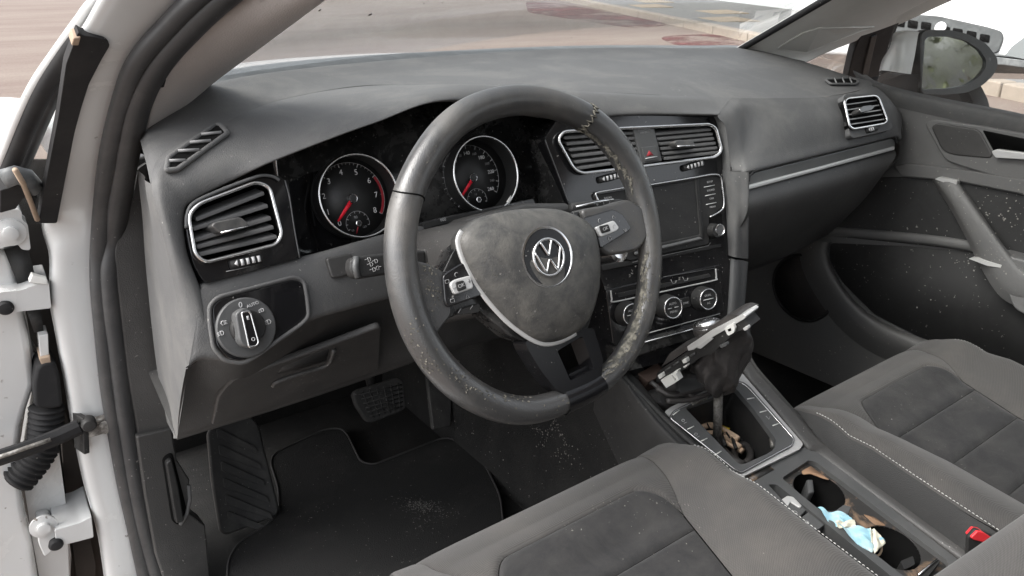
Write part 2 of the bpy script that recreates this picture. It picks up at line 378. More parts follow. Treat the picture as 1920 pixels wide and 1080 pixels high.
def glass(name, tint=(1, 1, 1), dirt=.04, refl=1.0, dcol=(.6, .6, .6)):
    m = bpy.data.materials.new(name); m.use_nodes = True; t = m.node_tree; N = t.nodes; L = t.links
    N.remove(N['Principled BSDF']); out = N['Material Output']
    tr = N.new('ShaderNodeBsdfTransparent'); tr.inputs[0].default_value = (*tint, 1); gl = N.new('ShaderNodeBsdfGlossy'); gl.inputs['Roughness'].default_value = .02
    fr = N.new('ShaderNodeFresnel'); fr.inputs['IOR'].default_value = 1.4; mr = N.new('ShaderNodeMath'); mr.operation = 'MULTIPLY'; mr.inputs[1].default_value = refl; L.new(fr.outputs[0], mr.inputs[0])
    m1 = N.new('ShaderNodeMixShader'); L.new(mr.outputs[0], m1.inputs[0]); L.new(tr.outputs[0], m1.inputs[1]); L.new(gl.outputs[0], m1.inputs[2])
    df = N.new('ShaderNodeBsdfDiffuse'); df.inputs[0].default_value = (*dcol, 1)
    g = N.new('ShaderNodeNewGeometry'); no = N.new('ShaderNodeTexNoise'); no.inputs['Scale'].default_value = 9; no.inputs['Detail'].default_value = 8; no.inputs['Roughness'].default_value = .7; L.new(g.outputs['Position'], no.inputs['Vector'])
    r = N.new('ShaderNodeMapRange'); r.inputs['From Min'].default_value = .35; r.inputs['From Max'].default_value = .8; r.inputs['To Min'].default_value = dirt*.5; r.inputs['To Max'].default_value = dirt*1.6; L.new(no.outputs['Fac'], r.inputs[0])
    n2 = N.new('ShaderNodeTexNoise'); n2.inputs['Scale'].default_value = 85; n2.inputs['Detail'].default_value = 2; L.new(g.outputs['Position'], n2.inputs['Vector'])
    r2 = N.new('ShaderNodeMapRange'); r2.inputs['From Min'].default_value = .725; r2.inputs['From Max'].default_value = .76; r2.inputs['To Max'].default_value = min(.8, dirt*8); L.new(n2.outputs['Fac'], r2.inputs[0])
    mx = N.new('ShaderNodeMath'); mx.operation = 'MAXIMUM'; L.new(r.outputs[0], mx.inputs[0]); L.new(r2.outputs[0], mx.inputs[1])
    m2 = N.new('ShaderNodeMixShader'); L.new(mx.outputs[0], m2.inputs[0]); L.new(m1.outputs[0], m2.inputs[1]); L.new(df.outputs[0], m2.inputs[2]); L.new(m2.outputs[0], out.inputs[0])
    return m
M['wglass'] = glass('windscreen glass', (.975, .985, .98), .022, .45)
M['sglass'] = glass('dusty side window glass', (.97, .98, .975), .03, .12)
M['lens'] = glass('gauge lens', (.95, .95, .95), .012, .5)
M['mirrorg'] = mat('mirror glass', (.70, .72, .70), .02, 1., dust=(.5, .5, .48), dust_amt=.25, dust_scale=12)
_n = M['needle']; _n.use_nodes = True; _b = _n.node_tree.nodes['Principled BSDF']; _b.inputs['Base Color'].default_value = (1., .018, .045, 1); _b.inputs['Roughness'].default_value = .4

# ------------------------------------------------------------------ outside: sloping yard, kerb, pavement, wall, hedge, neighbour car
SL = .06                                             # the yard climbs ahead of the car
def gz(y): return -.12+SL*y
F_GR = Fr((0, 0, -.12), (1, 0, 0), (0, 1, SL))
def gp(px, py, h=0.): return F_GR.p(px, py, h)
def ground_mat():
    m = bpy.data.materials.new('pinkish worn concrete'); m.use_nodes = True; t = m.node_tree; N = t.nodes; L = t.links; b = N['Principled BSDF']
    g = N.new('ShaderNodeNewGeometry'); mp = N.new('ShaderNodeMapping'); mp.inputs['Rotation'].default_value = (0, 0, -.65); mp.inputs['Scale'].default_value = (.3, 1.0, 1); L.new(g.outputs['Position'], mp.inputs[0])
    n1 = N.new('ShaderNodeTexNoise'); n1.inputs['Scale'].default_value = 1.3; n1.inputs['Detail'].default_value = 10; n1.inputs['Roughness'].default_value = .68; L.new(mp.outputs[0], n1.inputs['Vector'])
    r = N.new('ShaderNodeValToRGB'); L.new(n1.outputs['Fac'], r.inputs[0]); e = r.color_ramp.elements
    e[0].position, e[0].color = .3, (.138, .096, .080, 1); e[1].position, e[1].color = .7, (.200, .162, .134, 1); k = e.new(.5); k.color = (.170, .130, .107, 1)
    n2 = N.new('ShaderNodeTexNoise'); n2.inputs['Scale'].default_value = 40; n2.inputs['Detail'].default_value = 6; L.new(g.outputs['Position'], n2.inputs['Vector'])
    x = N.new('ShaderNodeMix'); x.data_type = 'RGBA'; x.blend_type = 'OVERLAY'; x.inputs[0].default_value = .3; L.new(r.outputs[0], x.inputs[6]); L.new(n2.outputs['Fac'], x.inputs[7])
    L.new(x.outputs[2], b.inputs['Base Color']); b.inputs['Roughness'].default_value = .9
    return m
def red_mat():
    m = bpy.data.materials.new('faded red ground paint'); m.use_nodes = True; t = m.node_tree; N = t.nodes; L = t.links; b = N['Principled BSDF']; out = N['Material Output']
    g = N.new('ShaderNodeNewGeometry'); n1 = N.new('ShaderNodeTexNoise'); n1.inputs['Scale'].default_value = .9; n1.inputs['Detail'].default_value = 9; n1.inputs['Roughness'].default_value = .7; L.new(g.outputs['Position'], n1.inputs['Vector'])
    r = N.new('ShaderNodeMapRange'); r.inputs['From Min'].default_value = .42; r.inputs['From Max'].default_value = .6; r.inputs['To Max'].default_value = .8; L.new(n1.outputs['Fac'], r.inputs[0])
    b.inputs['Base Color'].default_value = (.15, .047, .044, 1); b.inputs['Roughness'].default_value = .85
    tr = N.new('ShaderNodeBsdfTransparent'); mx = N.new('ShaderNodeMixShader'); L.new(r.outputs[0], mx.inputs[0]); L.new(tr.outputs[0], mx.inputs[1]); L.new(b.outputs[0], mx.inputs[2]); L.new(mx.outputs[0], out.inputs[0])
    return m
S = 90
tag(obj('ground', [(x, y, gz(y)) for x, y in ((-S, -S), (S, -S), (S, S), (-S, S))], [(0, 1, 2, 3)], ground_mat(), smooth=False), kind='structure')
RM = red_mat()
for poly in ([(985, 2), (1060, 8), (1200, 34), (1262, 47), (1190, 54), (1060, 34), (990, 24)], [(1230, 68), (1330, 64), (1388, 72), (1405, 88), (1270, 88)]):
    q = rnd([F_GR.uv(*p) for p in poly], .6, 4)
    V, Fc = prism_vf(F_GR, q, .001, .005)
    tag(obj('red_marking', V, Fc, RM, smooth=False), kind='structure')
kerbm = mat('pale kerb concrete', (.29, .245, .20), .85, mottle=.12, dust=(.3, .25, .2), dust_amt=.4, dust_scale=2)
pavem = mat('grey pavement', (.17, .165, .158), .9, mottle=.15); tilem = mat('tan paving tile', (.33, .26, .18), .85, mottle=.12); wallm = mat('white painted wall', (.50, .53, .54), .8, mottle=.04); plinm = mat('white wall base', (.72, .74, .73), .7)
K0, K1 = gp(1400, 78), gp(1120, 16); kd = nz((K1-K0)*[1, 1, 0]); kn = np.array([kd[1], -kd[0], 0.])    # along, away from the car
pv = bpy.data.objects.new('pavement', None); COL.objects.link(pv); pv.location = K0; pv['kind'] = 'structure'
kz = np.array([0, 0, 1.])
def onslope(P): P = np.array(P, float); P[2] = gz(P[1]); return P
kb = None; nk = 26; kl = 1.3
for i in range(-6, nk):
    c = onslope(K0+kd*(i+.5)*kl+kn*.1); ax = (nz([kd[0], kd[1], SL*kd[1]]), kn, kz)
    V, Fc = box_vf(c+[0, 0, .02], ax, (kl/2-.012, .1, .12+.004*random.random()))
    o = obj('kerb_stone', V, Fc, kerbm, pv, bevel=.02)
V, Fc = [], []
A, B = K0-kd*6*kl, K0+kd*nk*kl; ww = 4.4
mp = MB(); P = [onslope(A+kn*.2), onslope(B+kn*.2), onslope(B+kn*ww), onslope(A+kn*ww)]
mp.add([p+[0, 0, .11] for p in P]+[p-[0, 0, .1] for p in P], [(0, 1, 2, 3), (0, 4, 5, 1), (1, 5, 6, 2), (2, 6, 7, 3), (3, 7, 4, 0)]); mp.build('paving_slab', pavem, pv, smooth=False)
for i in range(-3, 9):
    c = onslope(A+kd*((i+6)*2.2+2)+kn*(1.1+.9*(i % 2)))+[0, 0, .114]
    V, Fc = box_vf(c, (nz([kd[0], kd[1], SL*kd[1]]), kn, kz), (.55, .4, .012)); obj('paving_tile', V, Fc, tilem, pv, smooth=False)
wl_ = thing('boundary_wall', 'long white painted wall with a pale base behind the pavement', 'wall', onslope(A+kn*(ww+.2)))
def wallbox(name, n0, n1, z0, z1, m):
    mb = MB(); P = [onslope(q) for q in (A+kn*n0, B+kn*n0, B+kn*n1, A+kn*n1)]
    mb.add([p+[0, 0, z1] for p in P]+[p+[0, 0, z0] for p in P], [(0, 1, 2, 3), (0, 4, 5, 1), (1, 5, 6, 2), (2, 6, 7, 3), (3, 7, 4, 0)]); return mb.build(name, m, wl_, smooth=False)
wallbox('wall_face', ww+.1, ww+.4, .3, 2.6, wallm); wallbox('plinth', ww+.0, ww+.4, .0, .3, plinm)

leafm = mat('hedge leaf', (.075, .085, .035), .6, mottle=.5); leafd = mat('dark hedge leaf', (.035, .045, .028), .6, mottle=.4); barkm = mat('hedge wood', (.09, .07, .05), .9)
def bush(x, y, w, hgt, m, label):
    t = thing('hedge_bush', label, 'bush', (x, y, gz(y)), 'bushes growing behind the car')
    mb = MB(); c0 = np.array([x, y, gz(y)])
    for i in range(1500):
        d = RNG.normal(size=3); d /= np.linalg.norm(d); rr = RNG.uniform(.55, 1.05)*(1+.25*math.sin(5*d[0]+3*d[2]))
        c = c0+np.array([d[0]*w*rr, d[1]*w*.8*rr, hgt*.5+d[2]*hgt*.5*rr]); a = nz(RNG.normal(size=3)); b = nz(np.cross(a, RNG.normal(size=3))); s = RNG.uniform(.07, .17)
        mb.add([c-a*s, c+b*s*.5, c+a*s, c-b*s*.5], [(0, 1, 2, 3)])
    mb.build('foliage', m, t, smooth=False, kind='stuff')
    mb = MB()
    for i in range(6):
        a = i*1.05; V, Fc = tube_vf(lin([c0-[0, 0, .05], c0+[w*.35*math.cos(a), w*.3*math.sin(a), hgt*.55], c0+[w*.6*math.cos(a), w*.55*math.sin(a), hgt*.85]], 6), np.linspace(.03, .008, 6), 6); mb.add(V, Fc)
    mb.build('stem', barkm, t)
bush(2.6, -13.0, 2.2, 4.2, leafm, 'tall light green bush seen in the wing mirror'); bush(6.2, -13.6, 2.2, 3.6, leafd, 'dark green bush beside the tall light green one'); bush(-.6, -12.6, 1.6, 2.2, leafd, 'low dark bush in front of the taller bushes')
asm = mat('rough grey asphalt', (.085, .09, .085), .9, mottle=.35, dust=(.17, .17, .16), dust_amt=.6, dust_scale=3)
tag(obj('asphalt_road', [(x, y, gz(y)+.004) for x, y in ((1.5, -30), (14, -30), (14, -1.5), (1.5, -1.5))], [(0, 1, 2, 3)], asm, smooth=False), kind='structure')

# neighbour: a white van standing across, seen through the passenger window
nv = thing('parked_van', 'white van with a black slotted grille beyond the passenger window', 'van', (3.6, .6, gz(.6)))
F_NV = Fr((2.6, .9, .85), (.06, -1, 0), (.18, 0, 1))
def nvp(pts, h=0): return uvs(F_NV, pts, h)
prism('body', F_NV, rnd(nvp([(1500, 60), (1560, -60), (1700, -190), (2000, -170), (2100, 60), (2090, 130), (1985, 122), (1930, 112), (1868, 104), (1850, 108), (1690, 108), (1500, 100)]), .03), -.9, 0, M['whitev'], nv, px=False, bevel=.03, seg=3)
gr = prism('grille', F_NV, rnd(nvp([(1650, 22), (1760, 30), (1850, 50), (1877, 58), (1881, 72), (1870, 100), (1780, 92), (1650, 80)], .012), .016), -.01, .012, M['cowlb'], nv, px=False, bevel=.004)
for i, (x, y) in enumerate([(1688, 40), (1712, 43), (1737, 46), (1772, 54), (1796, 58), (1822, 63), (1847, 69)]):
    prism('grille_slot_shade', F_NV, rnd(nvp([(x-9, y-6), (x+9, y-3), (x+7, y+11), (x-11, y+8)], .016), .006), .0125, .016, M['void'], gr, px=False, bevel=0)  # raised black plates painting the shade inside the slots
lathe('badge', F_NV, F_NV.uv(1762, 51, .03), [(.022, .012), (.023, .024), (.018, .027), (.015, .024)], M['whitev'], nv)
prism('side_window', F_NV, nvp([(1884, 104), (1896, 88), (1925, 66), (2000, 60), (2010, 118), (1925, 112)], .004), -.01, .004, mat('van side glass', (.16, .17, .17), .1), nv, px=False)
prism('bumper', F_NV, rnd(nvp([(1600, 104), (1866, 106), (1950, 116), (2080, 132), (2080, 146), (1985, 136), (1880, 122), (1600, 118)], .03), .01), -.3, .03, M['cowl'], nv, px=False, bevel=.01)
for y_ in (1.40, -.25):
    fw_ = Fr((3.25, y_, gz(y_)+.36), (0, -1, 0), (0, 0, 1)); lathe('wheel', fw_, (0, 0), [(.34, -.1), (.36, -.05), (.36, .1), (.33, .13), (.22, .12), (.2, .09)], M['rubber2'], nv)
# ------------------------------------------------------------------ car body
car = thing('car_body', 'white car body with its driver door open and rubber seal round the doorway', 'car', (0, .3, -.12))
def strip(name, rows, m, parent, **k): return loft(name, rows, m, parent, **k)
# white pillar and hinge post, between the outer edge and the seal
Lw = [(178, -40), (150, 20), (112, 88), (67, 155), (40, 220), (12, 300)]
def PUW(l, h=0): return [hp(x, y, h) for x, y in l]
post_out = [(205, -40), (165, 30), (128, 100), (110, 200), (92, 320), (78, 420), (92, 480), (92, 560), (102, 620), (120, 720), (136, 810), (156, 905), (182, 1000), (200, 1120)]
post_in = [(395, -40), (330, 30), (275, 95), (245, 170), (213, 270), (200, 380), (192, 470), (196, 560), (206, 640), (216, 740), (232, 840), (248, 930), (270, 1010), (295, 1120)]
pmid = [((a[0]*.55+b[0]*.45), (a[1]*.55+b[1]*.45)) for a, b in zip(post_out, post_in)]
loft('hinge_post', [PUW(post_out, -.02), PUW([(x+10, y) for x, y in post_out], .0), PUW(pmid, .004), PUW([(x-6, y) for x, y in post_in], .0), PUW(post_in, -.02)], M['white'], car, n=70, sub=5)
# outer white edge of the pillar beside the yard
oe = [(350, -180), (186, -5), (150, 40), (108, 98), (68, 156), (38, 215), (14, 275), (-12, 345), (-40, 430)]
tube('pillar_edge', cr(PUW(oe, -.03), 60), .0065, M['white'], car, n=10)
loft('pillar_panel', [PUW([(345, -180), (190, -5), (152, 42), (118, 92)], -.025), PUW([(440, -180), (300, -5), (235, 55), (160, 110)], -.006)], M['white'], car, n=24, sub=2)
# quarter window: rubber, glass, black trim
tube('window_rubber', cr(PUW([(150, 68), (118, 112), (84, 165), (54, 228), (24, 300), (5, 340)], -.025), 30), .010, M['rubber2'], car, n=8)
tube('window_channel', cr(PUW([(137, 98), (112, 140), (82, 195), (58, 250), (36, 305)], -.05), 30), .007, M['alu'], car, n=8)
tube('window_gasket', cr(PUW([(128, 125), (104, 172), (80, 225), (52, 290), (25, 345)], -.045), 30), .008, M['rubber'], car, n=8)
prism('quarter_glass', F_PU, [(150, 62), (205, 90), (120, 420), (-10, 420), (-5, 330)], -.085, -.081, M['sglass'], car, bevel=0)
prism('black_trim', F_PU, rnd(uvs(F_PU, [(147, 60), (155, 67), (173, 69), (198, 74), (207, 85), (191, 112), (167, 158), (153, 202), (140, 250), (124, 330), (107, 419), (72, 419), (90, 320), (110, 215), (124, 120), (136, 88)], .008), .004), -.004, .008, M['rubber2'], car, px=False, bevel=.002)
prism('orange_foam', F_PU, [(138, 72), (152, 70), (148, 86), (134, 86)], -.004, .010, M['wood'], car)
tube('door_gasket', PUW([(6, 336), (30, 328), (52, 334), (68, 352)], .0) , .012, M['cowl'], car, n=10, ry=.007)
tube('foam_strip', PUW([(28, 318), (44, 345), (58, 380), (70, 412)], .010), .0032, M['wood'], car, n=8)
prism('rubber_wedge', F_PU, [(0, 358), (40, 346), (70, 372), (66, 384), (44, 372), (30, 392), (0, 400)], -.03, .006, M['rubber2'], car)
# two rubber door seals
T1 = [(560, -150), (383, -12), (318, 52), (262, 118), (232, 200), (210, 290), (198, 380), (191, 470), (191, 540), (198, 620), (208, 720), (222, 810), (238, 900), (258, 990), (285, 1120)]
T2 = [(610, -150), (430, -12), (356, 56), (300, 120), (263, 190), (243, 270), (227, 360), (216, 440), (208, 510), (212, 580), (220, 640), (232, 740), (247, 840), (262, 930), (280, 1010), (310, 1120)]
tube('door_seal', cr(PUW(T1, .012), 110), .0125, M['rubber'], car, n=14, ry=.018)
tube('door_seal', cr(PUW(T2, .018), 110), .0125, M['rubber'], car, n=14, ry=.017)
# inner pillar trims; the two are mirror images leaning in towards the roof
def pil(k, dx=0., dy=0., dz=0., s=-1): return np.array([s*(.593-.308*k+dx), .483-k+dy, .90+.4153*k+dz])
ks = np.linspace(-.06, 1.1, 24)
e1 = PUW([(700, -200), (585, -100), (454, 0), (378, 62), (306, 132), (292, 180), (276, 260)], .016)
e2 = [pil(k) for k in (.9, .55, .29, .18, .08, .02, -.06)]
loft('pillar_trim', [np.array(e1)+[0, .03, -.01], e1, (np.array(e1)*.55+np.array(e2)*.45)+np.array([.010, -.016, -.004]), e2, np.array(e2)+[-.012, .04, .0]], M['taupe'], car, n=40, sub=6)
tube('trim_end', PUW([(299, 142), (305, 150), (302, 160)], .022), .0035, M['rubber2'], car)
# passenger side pillar
r2 = [pil(k, s=1) for k in (1.1, .8, .5, .27, .12, .02, -.08)]
def PRp(l, h=0): return [F_PR.p(x, y, h) for x, y in l]
r1 = PRp([(2200, -180), (2010, -95), (1800, -8), (1690, 42), (1602, 76), (1548, 98), (1500, 122)], .0)
ptr = loft('pillar_trim', [np.array(r1)+[.012, .03, -.01], r1, np.array(r1)*.55+np.array(r2)*.45+np.array([-.012, -.014, -.004]), r2, np.array(r2)+[.012, .04, 0]], M['taupe_lit'], car, n=50, sub=6)
sg = [(1458, 90), (1478, 76), (1506, 60), (1536, 51), (1600, 50), (1638, 49), (1610, 58), (1560, 78), (1512, 98)]
tbv = surf(ptr)
def trimp(x, y, h): return onto(tbv, x, y, h)
gp_ = [trimp(x, y, .0022) for x, y in sg]; g2 = [trimp(x, y, -.004) for x, y in sg]
mb = MB(); n_ = len(sg); mb.add(gp_+g2, [tuple(range(n_))]+[(i, i+n_, (i+1) % n_+n_, (i+1) % n_) for i in range(n_)]); mb.build('speaker_grille', M['mesh'], car, smooth=False)
tube('grille_edge', gp_, .0012, M['taupe_lit'], car, closed=True, n=6)
tube('windscreen_seal', [pil(k, dx=-.004, dy=.012, dz=.0, s=1) for k in np.linspace(-.02, 1.1, 20)], .007, M['rubber2'], car, n=8)
prism('window_divider', F_PR, [(1586, 160), (1600, 100), (1614, 66), (1690, 34), (1668, 92), (1645, 165)], -.02, .002, M['rubber2'], car, bevel=.003)
prism('divider_strip', F_PR, [(1612, 160), (1634, 70), (1645, 66), (1624, 160)], -.0, .006, M['dark'], car, bevel=.002)
prism('quarter_glass', F_PR, [(1490, 135), (1600, 70), (1620, 60), (1590, 165)], -.04, -.036, M['wglass'], car, bevel=0)
# windscreen, bonnet, cowl
WY = lambda x: .70-.60*x*x
wb = [(x, WY(x)+.03, .90+.012*(1-(x/.6)**2)) for x in np.linspace(-.62, .62, 9)]
wt = [(x*.72, WY(x)-1.02, 1.335+.03*(1-(x/.6)**2)) for x in np.linspace(-.62, .62, 9)]
loft('windscreen', [wb, wt], M['wglass'], car, n=20, sub=4, solid=.004)
def bz(x, y): return .892-.045*max(0, (y-.95)/.9)**2-.075*abs(x/.78)**2.4
rows = []
for y in np.linspace(.80, 1.86, 10): rows.append([(x, y-.32*abs(x/.78)**2.2, bz(x, y)) for x in np.linspace(-.78, .78, 13)])
loft('bonnet', rows, M['whitev'], car, n=40, sub=2)
loft('front_wing', [[(-.74, .60, .87), (-.75, .9, .855), (-.75, 1.3, .84), (-.72, 1.6, .81)], [(-.83, .60, .835), (-.85, .9, .83), (-.85, 1.3, .81), (-.82, 1.65, .76)], [(-.89, .62, .5), (-.91, .8, .45), (-.91, 1.2, .45), (-.88, 1.6, .45)]], M['whitev'], car, n=24, sub=5)
loft('front_wing', [[(.78, .50, .84), (.79, .8, .815), (.79, 1.2, .80), (.76, 1.55, .77)], [(.86, .50, .79), (.885, .8, .775), (.89, 1.2, .76), (.86, 1.6, .70)], [(.89, .62, .5), (.91, .8, .45), (.91, 1.2, .45), (.88, 1.6, .45)]], M['whitev'], car, n=24, sub=5)
_sc = [(262, 262, .36, 16), (285, 222, .40, 18), (385, 160, .47, 19), (600, 125, .61, 15), (900, 100, .69, 8), (1100, 90, .67, 4.5), (1300, 89, .58, 3), (1400, 91, .485, 3), (1508, 116, .365, 2)]
cw0 = [at(x, y+1, 'y', d+.004) for x, y, d, b in _sc]; cw1 = [at(x, y-b, 'y', d+.07) for x, y, d, b in _sc]; cw2 = [at(x, y-b, 'y', d+.07)+np.array([0, .05, -.03]) for x, y, d, b in _sc]
loft('scuttle_panel', [cw0, cw1, cw2], M['cowlb'], car, n=40, sub=3)
# unseen roof and cabin rear, built to keep the inside shaded; floor
roof = [[(x, y, 1.40+.03*(1-(x/.55)**2)-.05*max(0, -(y+.9))**2-.35*max(0, y+.36)**1.2*.9) for x in np.linspace(-.56, .56, 7)] for y in np.linspace(-.36, -2.3, 6)]
loft('roof', roof, M['taupe_lit'], car, n=14, sub=2, solid=.03)
for s in (-1, 1):
    loft('roof_rail', [[(s*.56, -.3, 1.38), (s*.56, -1.2, 1.40), (s*.55, -2.3, 1.32)], [(s*.62, -.3, 1.30), (s*.63, -1.2, 1.32), (s*.62, -2.3, 1.25)]], M['white'], car, n=10, sub=2, solid=.03)
    box('centre_pillar', (min(s*.62, s*.70), -.80, .2), (max(s*.62, s*.70), -.68, 1.36), M['doorp'], car, bevel=.01)
    box('rear_side', (min(s*.68, s*.76), -2.3, .1), (max(s*.68, s*.76), -.80, .80), M['doorp'], car, bevel=.01)
box('rear_bulkhead', (-.68, -2.35, .1), (.68, -2.25, .95), M['doorp'], car, bevel=.01)
box('rear_bench', (-.62, -2.2, .1), (.62, -1.5, .45), M['knitd'], car, bevel=.04)
tag(box('cabin_floor', (-.73, -2.3, .04), (.73, 1.02, .10), M['carpet'], car, bevel=0))
box('toe_board', (-.73, .93, .10), (.73, 1.0, .78), M['carpet'], car, bevel=.0)
box('sill', (-.86, -1.0, -.02), (-.735, .44, .13), M['white'], car, bevel=.02)
# trims at the driver's feet
prism('kick_panel', Fr((-.75, .47, .75), (1, 0, 0), (0, 0, 1)), [(236, 300), (276, 292), (290, 350), (296, 470), (308, 640), (322, 815), (258, 817), (238, 700), (222, 560), (212, 480), (220, 400)], -.03, .0, M['lower'], car, bevel=.004)
prism('kick_cover', Fr((-.75, .462, .75), (1, 0, 0), (0, 0, 1)), rnd(uvs(Fr((-.75, .462, .75), (1, 0, 0), (0, 0, 1)), [(258, 316), (276, 304), (279, 372), (250, 374)]), .004), -.01, .0, M['lower'], car, px=False, bevel=.002)
F_SI = Fr((-.75, .462, .4), (1, .10, 0), (0, 0, 1))
prism('sill_trim', F_SI, [(256, 819), (322, 803), (332, 862), (356, 900), (352, 960), (385, 985), (398, 1120), (318, 1120), (292, 1040), (272, 930)], -.04, .0, M['lower'], car, bevel=.003, seg=3)
prism('lever_recess_shade', F_SI.off(.001), rnd(uvs(F_SI, [(303, 858), (322, 846), (336, 900), (352, 965), (338, 985), (322, 978)]), .008), -.004, .001, M['void'], car, px=False, bevel=0)  # flat black plate; the shade of the recess is in its colour
prism('bonnet_release', F_SI.off(.012), rnd(uvs(F_SI, [(307, 862), (318, 855), (330, 905), (341, 972), (326, 976)], .0), .005), -.012, .0, M['dark'], car, px=False, bevel=.003)
tube('recess_edge', [F_SI.p(x, y, .004) for x, y in ((338, 984), (351, 962), (356, 936), (354, 910))], .003, M['soft'], car, n=8)

# ------------------------------------------------------------------ open driver door, seen edge on at its hinges
dd = thing('front_door', 'open white driver door with bare hinges, rubber cable boot and check strap', 'car door', (-.92, .52, .1))
F_DD = Fr((-.86, .53, .5), (1, 0, 0), (0, 0, 1))
F_D2 = Fr((-.86, .60, .5), (1, 0, 0), (0, 0, 1))
prism('door_edge', F_DD, [(-140, 470), (22, 470), (40, 560), (56, 640), (66, 720), (40, 800), (34, 870), (44, 950), (62, 1030), (80, 1140), (-140, 1140)], -.06, .0, M['white'], dd, bevel=.01, seg=3)
prism('edge_flange', F_DD, [(28, 480), (44, 560), (62, 660), (92, 700), (110, 840), (126, 960), (132, 1140), (84, 1140), (60, 1010), (40, 880), (66, 720), (52, 620)], -.09, -.03, M['white'], dd, bevel=.006)
prism('gap_backing', F_D2, [(-60, 300), (120, 300), (150, 700), (190, 1000), (215, 1140), (-60, 1140)], -.06, -.05, M['brown'], dd, bevel=0)
prism('primer_strip', F_D2, [(110, 760), (124, 770), (150, 870), (160, 960), (180, 1060), (176, 1140), (150, 1140), (120, 900)], -.045, -.03, M['brown'], dd)
prism('door_inner', F_D2, [(96, 870), (108, 880), (122, 960), (134, 1040), (130, 1140), (90, 1140)], -.05, -.01, M['white'], dd)
# upper hinge
def hinge(pts, bolt, arm, plug):
    h = prism('hinge', F_DD, rnd(uvs(F_DD, pts, .02), .006), -.03, .02, M['white'], dd, px=False, bevel=.004, seg=3)
    lathe('bolt', F_DD, F_DD.uv(*bolt, .03), [(.018, .02), (.018, .024), (.009, .026), (.009, .033), (.006, .034)], M['white'], h)
    prism('hinge_arm', F_DD, rnd(uvs(F_DD, arm, .035), .003), -.06, .035, M['white'], h, px=False, bevel=.002)
    c = F_DD.uv(*plug, .036); lathe('plug', F_DD, c, [(.009, .03), (.010, .037), (.007, .041), (.002, .042)], M['rubber2'], h)
hinge([(-60, 395), (40, 392), (42, 414), (52, 420), (58, 470), (40, 468), (34, 458), (-20, 470), (-60, 500)], (20, 438), [(0, 548), (40, 544), (66, 534), (92, 530), (96, 578), (20, 586), (-40, 592)], (10, 577))
prism('hinge_gap_shade', F_DD, [(8, 470), (50, 458), (62, 500), (66, 520), (36, 542), (28, 520)], -.02, .004, M['dark'], dd, bevel=0)  # dark sheets painted where only shaded gaps lie between hinge parts
prism('hinge_gap_shade', F_DD, [(50, 582), (76, 578), (82, 620), (64, 624)], -.02, .004, M['dark'], dd, bevel=0)
prism('torn_seal', F_DD, [(54, 530), (60, 516), (72, 520), (88, 524), (90, 534)], .02, .038, M['clip'], dd)
hinge([(70, 990), (92, 984), (104, 996), (106, 1026), (84, 1046), (72, 1020)], (82, 992), [(102, 994), (150, 980), (172, 968), (176, 1008), (146, 1016), (106, 1026)], (105, 1021))
prism('rust_mark', F_DD, [(66, 996), (80, 994), (78, 1004), (68, 1006)], .0, .024, M['rust'], dd, bevel=0)
# cable boot
bt = [(92, 660), (88, 700), (86, 750), (90, 790)]
prism('boot_cap', F_DD, [(72, 630), (90, 626), (92, 668), (76, 674)], -.02, .02, M['white'], dd)
prism('boot_tag', F_DD, [(73, 673), (94, 668), (96, 684), (80, 688)], -.02, .028, M['wood'], dd)
prism('cable_housing', F_DD, rnd(uvs(F_DD, [(70, 684), (100, 676), (112, 700), (118, 764), (96, 768), (64, 766), (62, 720)], .03), .01), -.03, .03, M['rubber2'], dd, px=False, bevel=.008, seg=3)
pts = lin([F_DD.p(x, y, .005) for x, y in ((88, 762), (86, 800), (84, 832), (66, 862), (44, 890), (30, 905))], 70)
V, Fc = tube_vf(pts, .021+.0028*np.sin(np.arange(70)*1.35), 16); obj('cable_boot', V, Fc, M['rubber2'], dd)
# check strap
cs = [F_DD.p(x, y, .05+.0*x) for x, y in ((-60, 876), (0, 858), (60, 838), (110, 818), (150, 800))]
V, Fc = tube_vf(lin(cs, 30), .012, 8, ry=.008); st = obj('check_strap', V, Fc, M['rubber2'], dd, autos=30)
tube('strap_groove', [F_DD.p(x, y, .064) for x, y in ((-30, 866), (20, 850), (60, 836), (95, 824))], .003, M['metal'], st, n=6)
prism('strap_bracket', F_DD.off(.045), rnd(uvs(F_DD.off(.045), [(140, 808), (152, 790), (180, 786), (206, 778), (212, 806), (180, 816), (158, 822)]), .006), -.01, .004, M['metal'], st, px=False, bevel=.002)
lathe('bracket_bolt', F_DD.off(.045), F_DD.off(.045).uv(197, 798), [(.010, .003), (.010, .007), (.006, .009), (.002, .009)], M['metal'], st)
lathe('strap_pin', F_DD.off(.045), F_DD.off(.045).uv(165, 790), [(.010, .0), (.010, .014), (.008, .017), (.002, .018)], M['dark'], st)
prism('strap_buffer', Fr(F_DD.p(152, 810, .04), (.35, -.9, 0), (.2, 0, 1)), [(-.014, -.028), (.014, -.03), (.014, .026), (-.014, .028)], -.004, .004, M['dark'], st, px=False)

